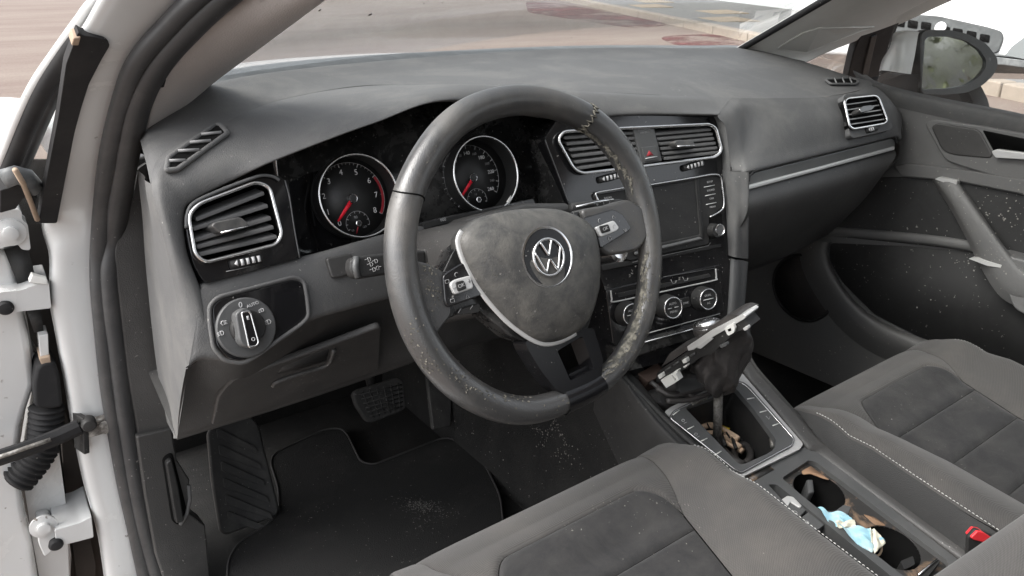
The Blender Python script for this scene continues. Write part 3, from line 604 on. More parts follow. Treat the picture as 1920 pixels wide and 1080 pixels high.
# ------------------------------------------------------------------ dashboard
da = thing('dashboard', 'dusty dark grey dashboard with round gauges, air vents and centre stack', 'dashboard', (0, .3, .45))
def Y(l): return np.array([at(x, y, 'y', d) for x, y, d in l])
Wp = Y([(262, 262, .36), (285, 222, .40), (385, 160, .47), (600, 125, .61), (900, 100, .69), (1100, 90, .67), (1300, 89, .58), (1400, 91, .485), (1508, 116, .365), (1588, 141, .285), (1625, 152, .25)])
O = [(352, 694, .175), (333, 570, .188), (309, 455, .195), (284, 345, .215), (310, 286, .265), (418, 231, .315), (530, 187, .40), (700, 160, .44), (900, 164, .35), (1130, 172, .26), (1300, 180, .215), (1372, 183, .20)]
B = [O[3], O[4], O[5], O[6], O[7], O[8], O[9], O[10], (1400, 184, .20), (1540, 182, .185), (1640, 163, .205)]
Bp = Y(B)
m1 = Wp*.66+Bp*.34+[0, 0, .004]; m2 = Wp*.3+Bp*.7+[0, 0, .003]
dtop = loft('dash_top', [Wp+[0, .03, -.015], Wp, m1, m2, Bp+[0, .006, .0015], Bp], M['soft'], da, n=90, sub=5)
I = [F_DV.p(400, 642, .004), F_DV.p(376, 545, .004), F_DV.p(350, 470, .004), F_DV.p(345, 400, .006), F_DV.p(364, 372, .008), F_DV.p(440, 333, .010), at(530, 292, 'y', .213), at(700, 229, 'y', .212), at(850, 186, 'y', .215), F_ST.p(1046, 219, .014), F_ST.p(1200, 214, .012), F_ST.p(1346, 215, .018)]
Op = Y(O); I = np.array(I)
bul = np.array([.010, .010, .010, .012, .015, .014, .012, .010, .012, .010, .006, .001])[:, None]
nrm = np.array([[-.3, -.9, .2]]*3+[[-.3, -.6, .7]]*2+[[0, -.4, .9]]*7)
hood = loft('hood_skin', [Op, Op*.62+I*.38+nrm*bul, Op*.2+I*.8+nrm*bul*.9, I, I+[0, .012, -.004], I+[0, .03, -.006]], M['soft'], da, n=111, sub=5)
# underside of the gauge hood
ga_top = [F_GA.p(540, 300, -.02), F_GA.p(545, 292, -.03), F_GA.p(700, 240, -.03), F_GA.p(850, 215, -.03), F_GA.p(1050, 245, -.02)]
loft('hood_underside', [I[5:10]+[0, .012, -.004], np.array(ga_top)+[0, .02, .02]], M['dark'], da, n=40, sub=4)
# lower driver skin, knee panel
St = [F_DV.p(376, 545, .004), F_DV.p(388, 535, .004), F_DV.p(470, 513, .004), F_DV.p(560, 489, .004), F_DV.p(610, 476, .004), F_DV.p(680, 456, .004), F_DV.p(760, 434, .0), F_DV.p(880, 405, -.01), F_DV.p(1050, 372, -.05)]
Sb = [F_DV.p(352, 690, .0), F_DV.p(380, 672, .004), F_DV.p(460, 674, .008), F_DV.p(535, 634, .008), F_DV.p(580, 602, .006), F_DV.p(650, 580, .0), F_DV.p(740, 556, -.01), F_DV.p(880, 520, -.02), F_DV.p(1050, 480, -.05)]
St, Sb = np.array(St), np.array(Sb)
loft('lower_skin', [St+[0, .012, 0], St, St*.6+Sb*.4+F_DV.N*.003, St*.2+Sb*.8+F_DV.N*.003, Sb, Sb+[0, .02, -.008]], M['soft'], da, n=80, sub=5)
Kb = Y([(332, 822, .31), (400, 801, .305), (480, 777, .30), (560, 751, .295), (640, 724, .29), (720, 696, .285), (810, 664, .28), (900, 640, .30), (1050, 600, .32)])
loft('knee_panel', [Sb+[0, .008, -.002], Sb*.65+Kb*.35+[0, .010, 0], Sb*.3+Kb*.7+[0, .008, 0], Kb, Kb+[0, .03, .004], Kb+[0, .25, .05]], M['lower'], da, n=60, sub=5)
kfr = Fr(F_DV.p(560, 640, .0), (1, .05, 0), (0, .2, -.27)); kfr = Fr((Sb[3]+Kb[3])/2+[0, .006, .0], (Kb[5]-Kb[1]), (Sb[3]-Kb[3]))
lid = prism('compartment_lid', kfr, rnd(uvs(kfr, [(396, 800), (408, 744), (434, 714), (600, 655), (716, 612), (712, 694), (560, 748)], .006), .01), -.004, .006, M['lower'], da, px=False, bevel=.003)
tube('lid_handle', cr([kfr.p(x, y, .008) for x, y in ((512, 724), (520, 716), (560, 702), (606, 688), (620, 676), (626, 656))], 24), .0032, M['lower'], lid, n=8)
prism('handle_recess_shade', kfr, rnd(uvs(kfr, [(520, 702), (528, 690), (618, 654), (612, 678), (560, 694)], .007), .004), .0, .0065, M['dark'], lid, px=False, bevel=0)  # dark plate on the lid, painting the shade of a finger recess
# end cap towards the door
Cf = np.array([at(271, 330, 'y', .36), at(281, 420, 'y', .37), at(288, 525, 'y', .385), at(306, 700, 'y', .40), at(327, 819, 'y', .40)])
Cn = np.vstack([cr(Op, 111)[:31][::-1], lin([Op[0], Kb[0]], 12)[1:]]); Cf2 = cr(Cf, len(Cn))
loft('end_cap', [Cf2+[0, .05, 0], Cf2, Cf2*.5+Cn*.5+[-.003, 0, 0], Cn], M['soft'], da, n=len(Cn), sub=4, lf=lambda r, n: np.asarray(r, float))
# passenger face with the column beside the centre stack
tp = Y([(1372, 183, .20), (1386, 183.5, .199), (1404, 184, .198), (1450, 184, .192), (1540, 182, .185), (1600, 173, .192), (1640, 163, .205), (1668, 190, .215)])
bt_ = np.array([F_PS.p(x, y, .010) for x, y in ((1404, 322), (1440, 315), (1530, 293), (1610, 273), (1676, 257), (1688, 262))])
tq = tp[[2, 3, 4, 5, 6, 7]]
mid = tq*.55+bt_*.45+np.array([[0, -.001, .0], [0, -.005, .003], [0, -.010, .006], [0, -.012, .007], [0, -.012, .007], [.01, -.010, .004]]); mid2 = tq*.2+bt_*.8+np.array([[0, .0, .0], [0, -.003, .001], [0, -.005, .002], [0, -.006, .002], [0, -.006, .002], [0, -.006, .002]]); mid0 = tq*.85+bt_*.15+np.array([[0, 0, 0], [0, -.003, .002], [0, -.005, .004], [0, -.006, .005], [0, -.006, .005], [0, -.006, .005]])
def c3(a, b, mid_): m_ = .5*a+.5*b; return np.vstack([[a, m_+np.array([-.001, -.002, .001]), b], mid_[1:]])
rA = c3(I[11], at(1404, 204, 'y', .180), mid0)
rB = c3(F_ST.p(1360, 238, .022), mid[0], mid)
rC = c3(F_ST.p(1368, 296, .022), mid2[0], mid2)
rD = c3(F_ST.p(1370, 322, .022), bt_[0], bt_)
pface = loft('passenger_face', [tp, rA, rB, rC, rD, rD+[0, .03, 0]], M['soft'], da, n=90, sub=6)
colL = np.array([F_ST.p(1370, 321, .022), F_ST.p(1372, 350, .022), F_ST.p(1375, 400, .020), F_ST.p(1377, 482, .016)]); colR = np.array([F_PS.p(1404, 322, .011), F_PS.p(1404, 350, .008), F_PS.p(1403, 400, .004), F_ST.p(1402, 484, -.004)]); colM = .5*colL+.5*colR+np.array([-.001, -.002, 0])
_e = np.vstack([[I[11], rB[0], rC[0], rD[0]], colL[1:]]); loft('cheek_return', [_e, _e+[.001, .02, 0], _e+[.0, .05, 0]], M['soft'], da, n=60, sub=3)
loft('stack_cheek', [colL+[0, .03, 0], colL, colM, colR, colR+[.01, .05, 0]], M['soft'], da, n=40, sub=6)
colL2 = np.array([F_ST.p(1376, 486, .011), F_ST.p(1372, 560, .011), F_ST.p(1366, 640, .011)]); colR2 = np.array([F_ST.p(1402, 490, -.006), F_ST.p(1396, 560, -.008), F_ST.p(1390, 640, -.01)])
loft('lower_cheek', [colL2+[0, .03, 0], colL2, (colL2+colR2)/2+F_ST.N*.004, colR2, colR2+[.01, .05, 0]], M['grey'], da, n=24, sub=6)
rc = Y([(1640, 163, .205), (1668, 190, .215), (1688, 262, .172)])
loft('right_end', [np.array([tp[6], mid[5], bt_[5], F_PS.p(1680, 300, .004), F_PS.p(1640, 335, -.01)]), np.array([tp[6]+[.02, .05, -.01], mid[5]+[.02, .06, 0], bt_[5]+[.02, .06, 0], F_PS.p(1684, 300, -.05), F_PS.p(1640, 335, -.07)])], M['lower'], da, n=30, sub=3)
gb0 = np.array([F_PS.p(x, y, .006) for x, y in ((1400, 362), (1480, 341), (1580, 315), (1680, 288))])
gb1 = np.array([F_PS.p(x, y, .004) for x, y in ((1396, 410), (1490, 384), (1580, 358), (1660, 322))])
loft('glovebox_lid', [gb0+[0, .02, .01], gb0, gb1, gb1+[0, .06, -.10], gb1+[-.0, .16, -.19], gb1+[0, .4, -.19]], M['lower'], da, n=40, sub=5)
gl = Fr(gb1[1]+[0, .03, -.05], (1, .1, 0), (0, -.5, 1))
0 and tube('glovebox_catch', [gl.p(x, y, .012) for x, y in ((1400, 440), (1425, 425), (1450, 412))], .006, M['gloss'], da, n=8)

F_RV0 = F_RV
def vent_set(fr, ring, slats, tab, name, wheel=None, ringr=.0022, hz=.012, backs=None, st=.0024, dep=.022, sm='vent'):
    """an air outlet: chrome surround, dark throat, slats and a thumb tab; all stand on frame fr"""
    poly = rnd(uvs(fr, ring, hz), .014, 6); t = [fr.w(a, b, hz) for a, b in poly]
    v = tube(name, t, ringr, M['chrome'], da, closed=True, n=10, ry=ringr*1.3)
    prism('throat_shade', fr, [(a, b) for a, b in poly], -.05, -.03, M['void'], v, px=False, bevel=0)
    if backs is not None: prism('throat_shade', fr, poly, backs-.0006, backs, M['void'], v, px=False, bevel=0)  # thin black sheet before the skin, painting the shade behind the slats
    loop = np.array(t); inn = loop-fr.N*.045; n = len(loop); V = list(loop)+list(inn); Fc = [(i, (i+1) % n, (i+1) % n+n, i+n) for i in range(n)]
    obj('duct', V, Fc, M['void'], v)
    for (a, b) in slats:
        p, q = fr.p(*a, hz-.004), fr.p(*b, hz-.004); up = nz(fr.V*.75-fr.N*-.0+fr.N*.0)
        d = nz(-fr.N+fr.V*.35); pr = [p, q]; th = fr.V*st
        V = [p-th, q-th, q+th, p+th, p-d*-dep-th, q-d*-dep-th, q-d*-dep+th, p-d*-dep+th]
        m2_ = MB().add(V, [(0, 1, 2, 3), (3, 2, 6, 7), (1, 0, 4, 5), (0, 3, 7, 4), (2, 1, 5, 6), (4, 7, 6, 5)])
        m2_.build('slat', M[sm], v, bevel=min(.0012, st*.6))
    if tab:
        tb = prism('vent_tab', fr, rnd(uvs(fr, tab, hz+.012), .004), -.012, hz+.012, M['tabm'], v, px=False, bevel=.003, seg=3)
        lo = sorted(tab, key=lambda p: -p[1])[:2]; lo.sort()
        tube('tab_edge', [fr.p(x, y-1.5, hz+.0128) for x, y in lo], .0010, M['chrome'], tb, n=6)
    return v
def thumbwheel(fr, c0, c1, h, nm='thumbwheel', nb=4):
    """ribbed roller with white bars between c0 and c1 (pixels of its two ends)"""
    p, q = fr.p(*c0, h), fr.p(*c1, h); V, Fc = tube_vf([p, p*.98+q*.02, p*.5+q*.5, p*.02+q*.98, q], [.003, .0052, .0058, .0052, .003], 14); w = obj(nm, V, Fc, M['dark'], da)
    d = q-p; Lh = np.linalg.norm(d); U = d/Lh; fr2 = Fr(p, U, fr.V)
    for k in range(nb):
        u = Lh*(.34+.17*k); prism('bar', fr2, [(u-.0016, -.0035), (u+.0016, -.0035), (u+.0016, .0035), (u-.0016, .0035)], .003, .0062, M['print'], w, px=False, bevel=0)
    prism('arrow', fr2, [(Lh*.10, 0), (Lh*.2, .0035), (Lh*.2, -.0035)], .003, .0062, M['print'], w, px=False, bevel=0)
    return w
RING_D = [(353, 404), (372, 382), (480, 341), (505, 350), (528, 440), (518, 458), (385, 492), (366, 478)]
RING_C = [(1046, 262), (1056, 247), (1180, 240), (1330, 233), (1342, 240), (1353, 282), (1342, 294), (1200, 312), (1092, 325), (1076, 316)]
RING_P = [(1583, 190), (1589, 184), (1640, 179), (1648, 184), (1664, 226), (1658, 232), (1600, 242), (1593, 237)]
def vhole(fr, ring, hz=.012): return rnd(uvs(fr, ring, hz), .014, 6)
# driver side gloss panel with vent
dp = prism('vent_panel', F_DV, rnd(uvs(F_DV, [(346, 402), (358, 378), (410, 356), (495, 326), (520, 328), (540, 342), (548, 400), (560, 484), (384, 532), (364, 498), (352, 452)], .008), .006), -.05, .008, M['gloss'], da, px=False, bevel=.002, holes=[vhole(F_DV, RING_D)])
tube('panel_edge', cr([F_DV.p(x, y, .011) for x, y in ((349, 428), (351, 402), (364, 380), (410, 358), (470, 335), (492, 329), (512, 331), (524, 338))], 40), .0018, M['grey'], dp, n=8, ry=.0022)
vent_set(F_DV, [(353, 404), (372, 382), (480, 341), (505, 350), (528, 440), (518, 458), (385, 492), (366, 478)],
         [((368, 412), (496, 362)), ((362, 430), (503, 386)), ((366, 451), (509, 409)), ((369, 464), (514, 426)), ((374, 478), (520, 444))], [(396, 424), (402, 416), (452, 406), (465, 418), (466, 425), (414, 438)], 'air_vent')
thumbwheel(F_DV, (430, 497), (491, 484), .009)
tube('mark_line', [F_DV.p(x, y, .0085) for x, y in ((424, 509), (440, 506), (470, 499))], .0005, M['printm'], dp, n=5)
F_DVr = F_DV
# side demister outlets, seated on the skins
def demister(pts, slats, nm, skin, rr=.0030):
    bv = surf(*skin); poly = rnd(pts, 4, 4); t = [onto(bv, a, b, .0036) for a, b in poly]
    v = tube(nm, t, rr, M['soft'], da, closed=True, n=10)
    q = [onto(bv, a, b, .0042) for a, b in poly]; c = sum(q)/len(q)+nz(CAM-q[0])*.002; n = len(q); obj('throat_shade', q+[c], [(i, (i+1) % n, n) for i in range(n)], M['void'], v)  # black sheet on the skin stands in for the outlet's shaded depth
    for a, b in slats: tube('slat', [onto(bv, *a, .0056), onto(bv, *b, .0056)], .0018, M['print2'], v, n=8, ry=.0012)
demister([(311, 324), (318, 301), (406, 240), (416, 240), (427, 255), (332, 322)], [((318, 309), (348, 307)), ((336, 291), (374, 288)), ((358, 275), (396, 271)), ((380, 260), (416, 256))], 'side_demister', (hood, dtop))
demister([(1546, 153), (1592, 150), (1608, 155), (1604, 161), (1556, 161)], [((1562, 152), (1566, 160)), ((1577, 151), (1581, 160)), ((1591, 151), (1595, 160))], 'side_demister', (pface, dtop), .0025)

# instrument cluster
cl = prism('instrument_cluster', F_GA, [(520, 270), (700, 200), (860, 170), (1090, 190), (1110, 420), (900, 470), (650, 520), (540, 500)], -.06, -.034, M['glossd'], da, bevel=0)
# curved wall from the vent panel into the cluster
w0 = np.array([F_DV.p(541, 344, .008), F_DV.p(549, 400, .008), F_DV.p(561, 484, .008)]); w1 = np.array([F_GA.p(600, 320, -.03), F_GA.p(590, 390, -.03), F_GA.p(612, 474, -.02)])
loft('cluster_side', [w0, w0*.5+w1*.5+[.004, .012, 0], w1, w1+[.04, .01, 0]], M['gloss'], da, n=20, sub=6)
tube('panel_seam', cr([F_DV.p(x, y, .0095) for x, y in ((534, 338), (543, 372), (552, 430), (562, 484))], 16), .0009, M['grey'], da, n=6)
w2 = np.array([F_ST.p(1022, 262, .004), F_ST.p(1044, 320, .004), F_ST.p(1068, 384, .004)]); w3 = np.array([F_GA.p(985, 262, -.03), F_GA.p(1000, 320, -.03), F_GA.p(1010, 384, -.03)])
loft('cluster_side', [w2, w2*.5+w3*.5+[-.004, .006, 0], w3], M['glossd'], da, n=20, sub=6)
tube('panel_seam', cr([F_ST.p(x, y, .006) for x, y in ((1022, 262), (1044, 320), (1068, 384))], 16), .0008, M['grey'], da, n=6)
prism('lower_bezel', F_GA.off(.012), [(606, 476), (720, 440), (800, 414), (1000, 372), (1010, 392), (800, 436), (640, 482)], -.04, .0, M['glossd'], cl)
prism('trip_strip', F_GA.off(.014), [(792, 418), (880, 398), (960, 384), (962, 392), (880, 408), (796, 430)], -.004, .0, M['dark'], cl)
textp('lettering', '000', F_GA.off(.0145), 831, 412, 0, .006, M['printm'], cl)
def gauge(cpx, hub, rr, R, a0, a1, nums, nmaj, sub, needle_px, nsize, small, red=None, name='gauge', boldset=None):
    c = F_GA.uv(*cpx, .010); ring = [F_GA.w(a, b, .010) for a, b in circ(c, rr, 72)]
    g = tube(name, ring, .0016, M['chrome'], cl, closed=True, n=10, ry=.0022)
    n = 60; A = np.array(circ(c, rr, n)); Bq = np.array(circ(c, rr*.985, n)); V = [F_GA.w(*p, .010) for p in A]+[F_GA.w(*p, -.02) for p in Bq]
    obj('gauge_barrel', V, [(i, (i+1) % n, (i+1) % n+n, i+n) for i in range(n)], M['dial'], g)
    hd = -.019; hc = F_GA.uv(*hub, hd+.008); prism('dial_face', F_GA, circ(c, rr*1.0, 60), -.024, hd-.001, M['dial'], g, px=False, bevel=0)
    fr = Fr(F_GA.w(hc[0], hc[1], 0), F_GA.U, F_GA.V)
    tick = MB()
    for k in range(nmaj*sub+1):
        a = a0+(a1-a0)*k/(nmaj*sub); big = k % sub == 0; r0 = R-(.0050 if big else .0030); w = .00055 if big else .00028
        d = np.array([math.cos(a), math.sin(a)]); e = np.array([-d[1], d[0]])
        q = [d*r0-e*w, d*R-e*w, d*R+e*w, d*r0+e*w]; tick.add([fr.w(*p, hd) for p in q], [(0, 1, 2, 3)])
    tick.build('scale', M['printm'], g, smooth=False)
    arc = [fr.w(R*math.cos(a), R*math.sin(a), hd) for a in np.linspace(a0*.25+a1*.75 if False else a0+(a1-a0)*.3, a1, 40)]
    tube('scale_arc', arc, .00028, M['printm'], g, n=4)
    if red:
        b = MB(); A_ = np.linspace(a0+(a1-a0)*red[0], a0+(a1-a0)*red[1], 18)
        for k, a in enumerate(A_): b.v += [tuple(fr.w((R-.0006)*math.cos(a), (R-.0006)*math.sin(a), hd+.0001)), tuple(fr.w((R-.0042)*math.cos(a), (R-.0042)*math.sin(a), hd+.0001))]
        b.f += [(2*k, 2*k+1, 2*k+3, 2*k+2) for k in range(17)]; b.build('red_zone', M['redd'], g, smooth=False)
    for f_, s_, br in nums:
        a = a0+(a1-a0)*f_; text('numeral', s_, fr, (R-.0115)*math.cos(a), (R-.0115)*math.sin(a), hd, nsize*(1 if br else .72), M['print'] if br else M['printd'], g)
    p0 = fr.p(*hub, hd+.007); p1 = fr.p(*needle_px, hd+.007); d = nz(p1-p0)
    V, Fc = tube_vf([p0+d*.006, p0+(p1-p0)*.55, p1], [.0034, .0028, .0016], 8, ry=.0010); obj('needle', V, Fc, M['needle'], g)
    lathe('hub', fr, (0, 0), [(.0062, hd), (.0064, hd+.008), (.0056, hd+.009), (.0048, hd+.0085)], M['chrome'], g, n=28)
    lathe('hub_cap', fr, (0, 0), [(.0054, hd+.0088), (.004, hd+.0094)], M['dial'], g, n=24)
    # small gauge
    sc = fr.uv(*small, hd); r_ = .0165; tick = MB()
    for k in range(9):
        a = math.radians(205-220*k/8); d = np.array([math.cos(a), math.sin(a)]); e = np.array([-d[1], d[0]]); q = [d*(r_-.0028)-e*.0004, d*r_-e*.0004, d*r_+e*.0004, d*(r_-.0028)+e*.0004]
        tick.add([fr.w(sc[0]+p[0], sc[1]+p[1], hd+.0002) for p in q], [(0, 1, 2, 3)])
    tick.build('small_scale', M['printm'], g, smooth=False)
    tube('small_arc', [fr.w(sc[0]+r_*math.cos(a), sc[1]+r_*math.sin(a), hd+.0002) for a in np.linspace(math.radians(205), math.radians(-15), 30)], .0003, M['printm'], g, n=4)
    lathe('small_hub', fr, sc, [(.0042, hd), (.0043, hd+.005), (.0036, hd+.0055)], M['chrome'], g, n=22); lathe('small_cap', fr, sc, [(.0037, hd+.0053), (.003, hd+.0058)], M['dial'], g, n=20)
    return g, fr, sc, hd
D = math.radians
g1, f1, s1, hd = gauge((674, 367), (662, 372), .0535, .0480, D(232), D(-34), [(k/8, str(k), True) for k in range(9)], 8, 5, (634, 415), .0105, (671, 419), red=(6.05/8, 1.0), name='rev_counter')
tube('small_needle', [f1.w(s1[0], s1[1], hd+.003), f1.w(s1[0]-.006, s1[1]-.013, hd+.003)], .0007, M['redd'], g1, n=6)
text('numeral', '90', f1, s1[0]-.001, s1[1]+.0085, hd, .005, M['printm'], g1); text('numeral', '50', f1, s1[0]-.009, s1[1]-.008, hd, .004, M['printd'], g1); text('numeral', '130', f1, s1[0]+.008, s1[1]-.006, hd, .004, M['printd'], g1)
g2, f2, s2, hd = gauge((912, 326), (888, 333), .0535, .0480, D(232), D(-34), [(k/13, str(k*20), k in (0, 1, 2, 3, 4, 5, 7, 9, 11, 13)) for k in range(14)], 13, 2, (864, 371), .0075, (895, 375), name='speedometer')
text('numeral', '1/2', f2, s2[0]-.001, s2[1]+.0085, hd, .004, M['printd'], g2)
prism('flake', F_GA.off(.012), [(950, 378), (958, 366), (960, 374), (954, 384)], -.001, .0, M['clip'], g2, bevel=0)

# light switch panel
lp = prism('light_switch_panel', F_DV, rnd(uvs(F_DV, [(396, 574), (412, 560), (480, 542), (548, 524), (566, 530), (571, 560), (574, 592), (560, 606), (520, 634), (485, 660), (455, 676), (425, 672), (404, 650), (398, 610)], .010), .006), -.03, .013, M['gloss'], da, px=False, bevel=.002)
tube('recess_rim', [F_DV.w(a, b, .013) for a, b in rnd(uvs(F_DV, [(392, 574), (408, 557), (480, 538), (550, 519), (570, 526), (576, 560), (579, 594), (563, 610), (520, 639), (486, 665), (455, 682), (422, 677), (400, 653), (394, 612)],   .013), .006)], .0024, M['soft'], lp, closed=True, n=10)
cpx = (462, 614); c = F_DV.uv(*cpx, .016); fL = Fr(F_DV.w(c[0], c[1], 0), F_DV.U, F_DV.V)
lathe('light_dial', fL, (0, 0), [(.0335, .013), (.0335, .0165), (.032, .018), (.019, .018), (.018, .020)], M['grey'], lp, n=64)
gk = lathe('dial_grip', fL, (0, 0), [(.0195, .018), (.0188, .024), (.0175, .0255)], M['dark'], lp, n=40)
prism('grip_bar', fL, rnd(uvs(fL, [(440, 588), (456, 576), (470, 580), (486, 650), (478, 654), (456, 650), (448, 640)], .034), .004), .02, .036, M['grey'], gk, px=False, bevel=.004, seg=3)
bt2 = [(453, 586), (465, 583), (470, 588), (485, 642), (481, 648), (467, 651)]
tube('grip_trim', [fL.w(a, b, .0375) for a, b in rnd(uvs(fL, bt2, .0375), .002)], .0011, M['chrome'], gk, closed=True, n=8)
prism('grip_cap', fL, rnd(uvs(fL, bt2, .0378), .002), .03, .0375, M['gloss'], gk, px=False, bevel=.001)
prism('pointer', fL, uvs(fL, [(462, 593), (466, 592), (468, 599), (464, 600)], .038), .037, .0379, M['print'], gk, px=False, bevel=0)
fS = fL.off(.0186)
def icon_lamp(x, y, fr, s, m, par, flip=1):
    u, v = fr.uv(x, y); P = [fr.w(u+a*s*flip, v+b*s) for a, b in ((0, .5), (.5, .45), (.75, 0), (.5, -.45), (0, -.5))]; i = tube('lamp_mark', P, .0005, m, par, closed=True, n=4)
    for k in (-.35, 0, .35): tube('ray_mark', [fr.w(u-.15*s*flip, v+k*s), fr.w(u-.8*s*flip, v+k*s-.1*s)], .0004, m, i if par is not i else par, n=4)
icon_lamp(502, 604, fS, .005, M['print'], lp); icon_lamp(420, 605, fS, .0045, M['print'], lp, -1); icon_lamp(414, 625, fS, .0045, M['print'], lp); icon_lamp(490, 582, fS, .0038, M['print'], lp)
textp('lettering', '0', fS, 451, 572, 0, .009, M['print'], lp, rot=-.2); textp('lettering', 'AUTO', fS, 474, 571, 0, .0052, M['print'], lp, rot=.1)
u, v = fL.uv(475, 636, .038); sm = tube('lamp_mark', [fL.w(*p, .038) for p in circ((u, v), .0018, 12)], .0004, M['print'], gk, closed=True, n=4)

# centre stack
st = prism('stack_panel', F_ST, rnd(uvs(F_ST, [(1020, 262), (1046, 222), (1200, 216), (1340, 217), (1356, 236), (1364, 300), (1371, 380), (1372, 480), (1366, 560), (1358, 652), (1160, 700), (1140, 560), (1100, 440), (1066, 384)], .006), .008), -.06, .006, M['gloss'], da, px=False, bevel=.003, holes=[vhole(F_ST, RING_C, .014)])
# flat dusty cheeks of the panel
prism('seam_step', F_ST, [(1128, 497), (1352, 457), (1353, 463), (1130, 508)], .004, .0075, M['dark'], st)
ring = [(1046, 262), (1056, 247), (1180, 240), (1330, 233), (1342, 240), (1353, 282), (1342, 294), (1200, 312), (1092, 325), (1076, 316)]
sl_ = [((1058 + 5*k, 259+11.5*k), (1192 + 3.2*k, 249.5+9.6*k)) for k in range(6)]
sr_ = [((1229 + 3.4*k, 252+9.2*k), (1334 + 3.*k, 243+8.6*k)) for k in range(6)]
cv = vent_set(F_ST, ring, sl_+sr_, [(1264, 266), (1272, 262), (1298, 263), (1304, 270), (1302, 274), (1270, 276)], 'air_vent', hz=.014)
hz_ = prism('hazard_plate', F_ST, uvs(F_ST, [(1187, 239), (1226, 237), (1242, 302), (1204, 307)], .013), -.04, .013, M['grey'], cv, px=False)
hb = prism('hazard_switch', F_ST, rnd(uvs(F_ST, [(1204, 276), (1231, 273), (1237, 299), (1211, 303)], .016), .002), .01, .0155, M['grey'], hz_, px=False, bevel=.001)
prism('hazard_sign', F_ST, [(1212, 293), (1217, 282), (1226, 291)], .015, .0158, M['redd'], hz_, bevel=0)
tube('switch_edge', [F_ST.p(1211, 297, .0162), F_ST.p(1232, 293.5, .0162)], .0007, M['print'], hz_, n=6)
textp('lettering', 'PASSENGER', F_ST.off(.0132), 1208, 243.5, 0, .0045, M['printd'], hz_, rot=.02); textp('lettering', 'AIR BAG', F_ST.off(.0132), 1209, 248.5, 0, .0045, M['printd'], hz_, rot=.02)
thumbwheel(F_ST, (1280, 316), (1318, 305), .008); thumbwheel(F_ST, (1122, 338), (1162, 328), .008)
# screen unit
su = prism('screen_unit', F_ST, rnd(uvs(F_ST, [(1112, 366), (1336, 328), (1352, 334), (1356, 388), (1330, 408), (1330, 458), (1180, 490), (1150, 470)], .010), .005), -.01, .010, M['dark'], da, px=False, bevel=.002)
fr_l = [(1196, 350), (1300, 333), (1336, 327), (1350, 331), (1354, 350), (1357, 384), (1350, 396), (1331, 407)]
tube('chrome_frame', cr([F_ST.p(x, y, .0115) for x, y in fr_l], 60), .0016, M['chrome'], su, n=10, ry=.0022)
tube('chrome_frame', cr([F_ST.p(x, y, .0115) for x, y in ((1124, 380), (1117, 366), (1122, 361), (1150, 356), (1200, 348))], 24), .0016, M['chrome'], su, n=10, ry=.002)
prism('screen', F_ST, uvs(F_ST, [(1180, 358), (1304, 336), (1312, 441), (1196, 466)], .006), .004, .0065, M['screen'], su, px=False)
prism('screen_bezel', F_ST, uvs(F_ST, [(1172, 356), (1310, 331), (1320, 446), (1186, 474)], .011), -.006, .012, M['dark'], su, px=False, holes=[uvs(F_ST, [(1182, 359), (1303, 337), (1312, 440), (1197, 464)], .011)], bevel=.002)
prism('disc_slot', F_ST, [(1190, 473), (1314, 444), (1322, 449), (1194, 481)], .008, .015, M['grey'], su, bevel=.003)
tube('unit_edge', [F_ST.p(x, y, .0115) for x, y in ((1186, 492), (1328, 461), (1332, 455))], .0007, M['grey'], su, n=6)
for k, s_ in enumerate(('SETUP', 'SOUND', 'CAR', 'MENU')):
    textp('lettering', s_, F_ST.off(.0108), 1331+1.8*k, 341+15.6*k, 0, .0044, M['printm'], su, rot=.02)
    if k < 3: tube('button_line', [F_ST.p(1320+2*k, 351+16.3*k, .0106), F_ST.p(1340+1.5*k, 347+16.3*k, .0106)], .0006, M['print'], su, n=6)
textp('lettering', 'RADIO', F_ST.off(.0108), 1140, 371, 0, .0044, M['printm'], su)
c = F_ST.uv(1347, 432, .02); lathe('volume_knob', F_ST, (c[0]-.003, c[1]), [(.0125, .006), (.0120, .014), (.0105, .022)], M['dark'], su, n=36)
c = F_ST.uv(1350, 431, .022); lathe('knob_ring', F_ST, c, [(.0098, .018), (.0098, .0225), (.0085, .0232), (.0078, .0222)], M['chrome'], su, n=32); lathe('knob_face', F_ST, c, [(.0079, .0222), (.003, .0226)], M['grey'], su, n=28)
# climate panel
cp_ = prism('climate_panel', F_ST, rnd(uvs(F_ST, [(1136, 544), (1350, 496), (1358, 584), (1150, 646)], .009), .004), -.01, .009, M['gloss'], da, px=False)
tube('chrome_frame', cr([F_ST.p(x, y, .010) for x, y in ((1145, 545), (1147, 560), (1151, 566), (1200, 556), (1270, 541), (1338, 526), (1343, 521), (1342, 504))], 60), .0012, M['alu'], cp_, n=8, ry=.0016)
tube('key_edge', [F_ST.p(x, y, .0098) for x, y in ((1244, 519), (1340, 503))], .0005, M['grey'], cp_, n=6)
prism('key_row', F_ST, [(1158, 550), (1330, 513), (1334, 519), (1160, 558)], .008, .0105, M['dark'], cp_, bevel=.0005)
for x, y in ((1262, 528), (1284, 523)):
    u, v = F_ST.uv(x, y, .011); tube('seat_mark', [F_ST.w(u-.004, v+.004, .0112), F_ST.w(u-.001, v-.003, .0112), F_ST.w(u+.005, v-.003, .0112), F_ST.w(u+.006, v+.001, .0112)], .0006, M['printm'], cp_, n=4)
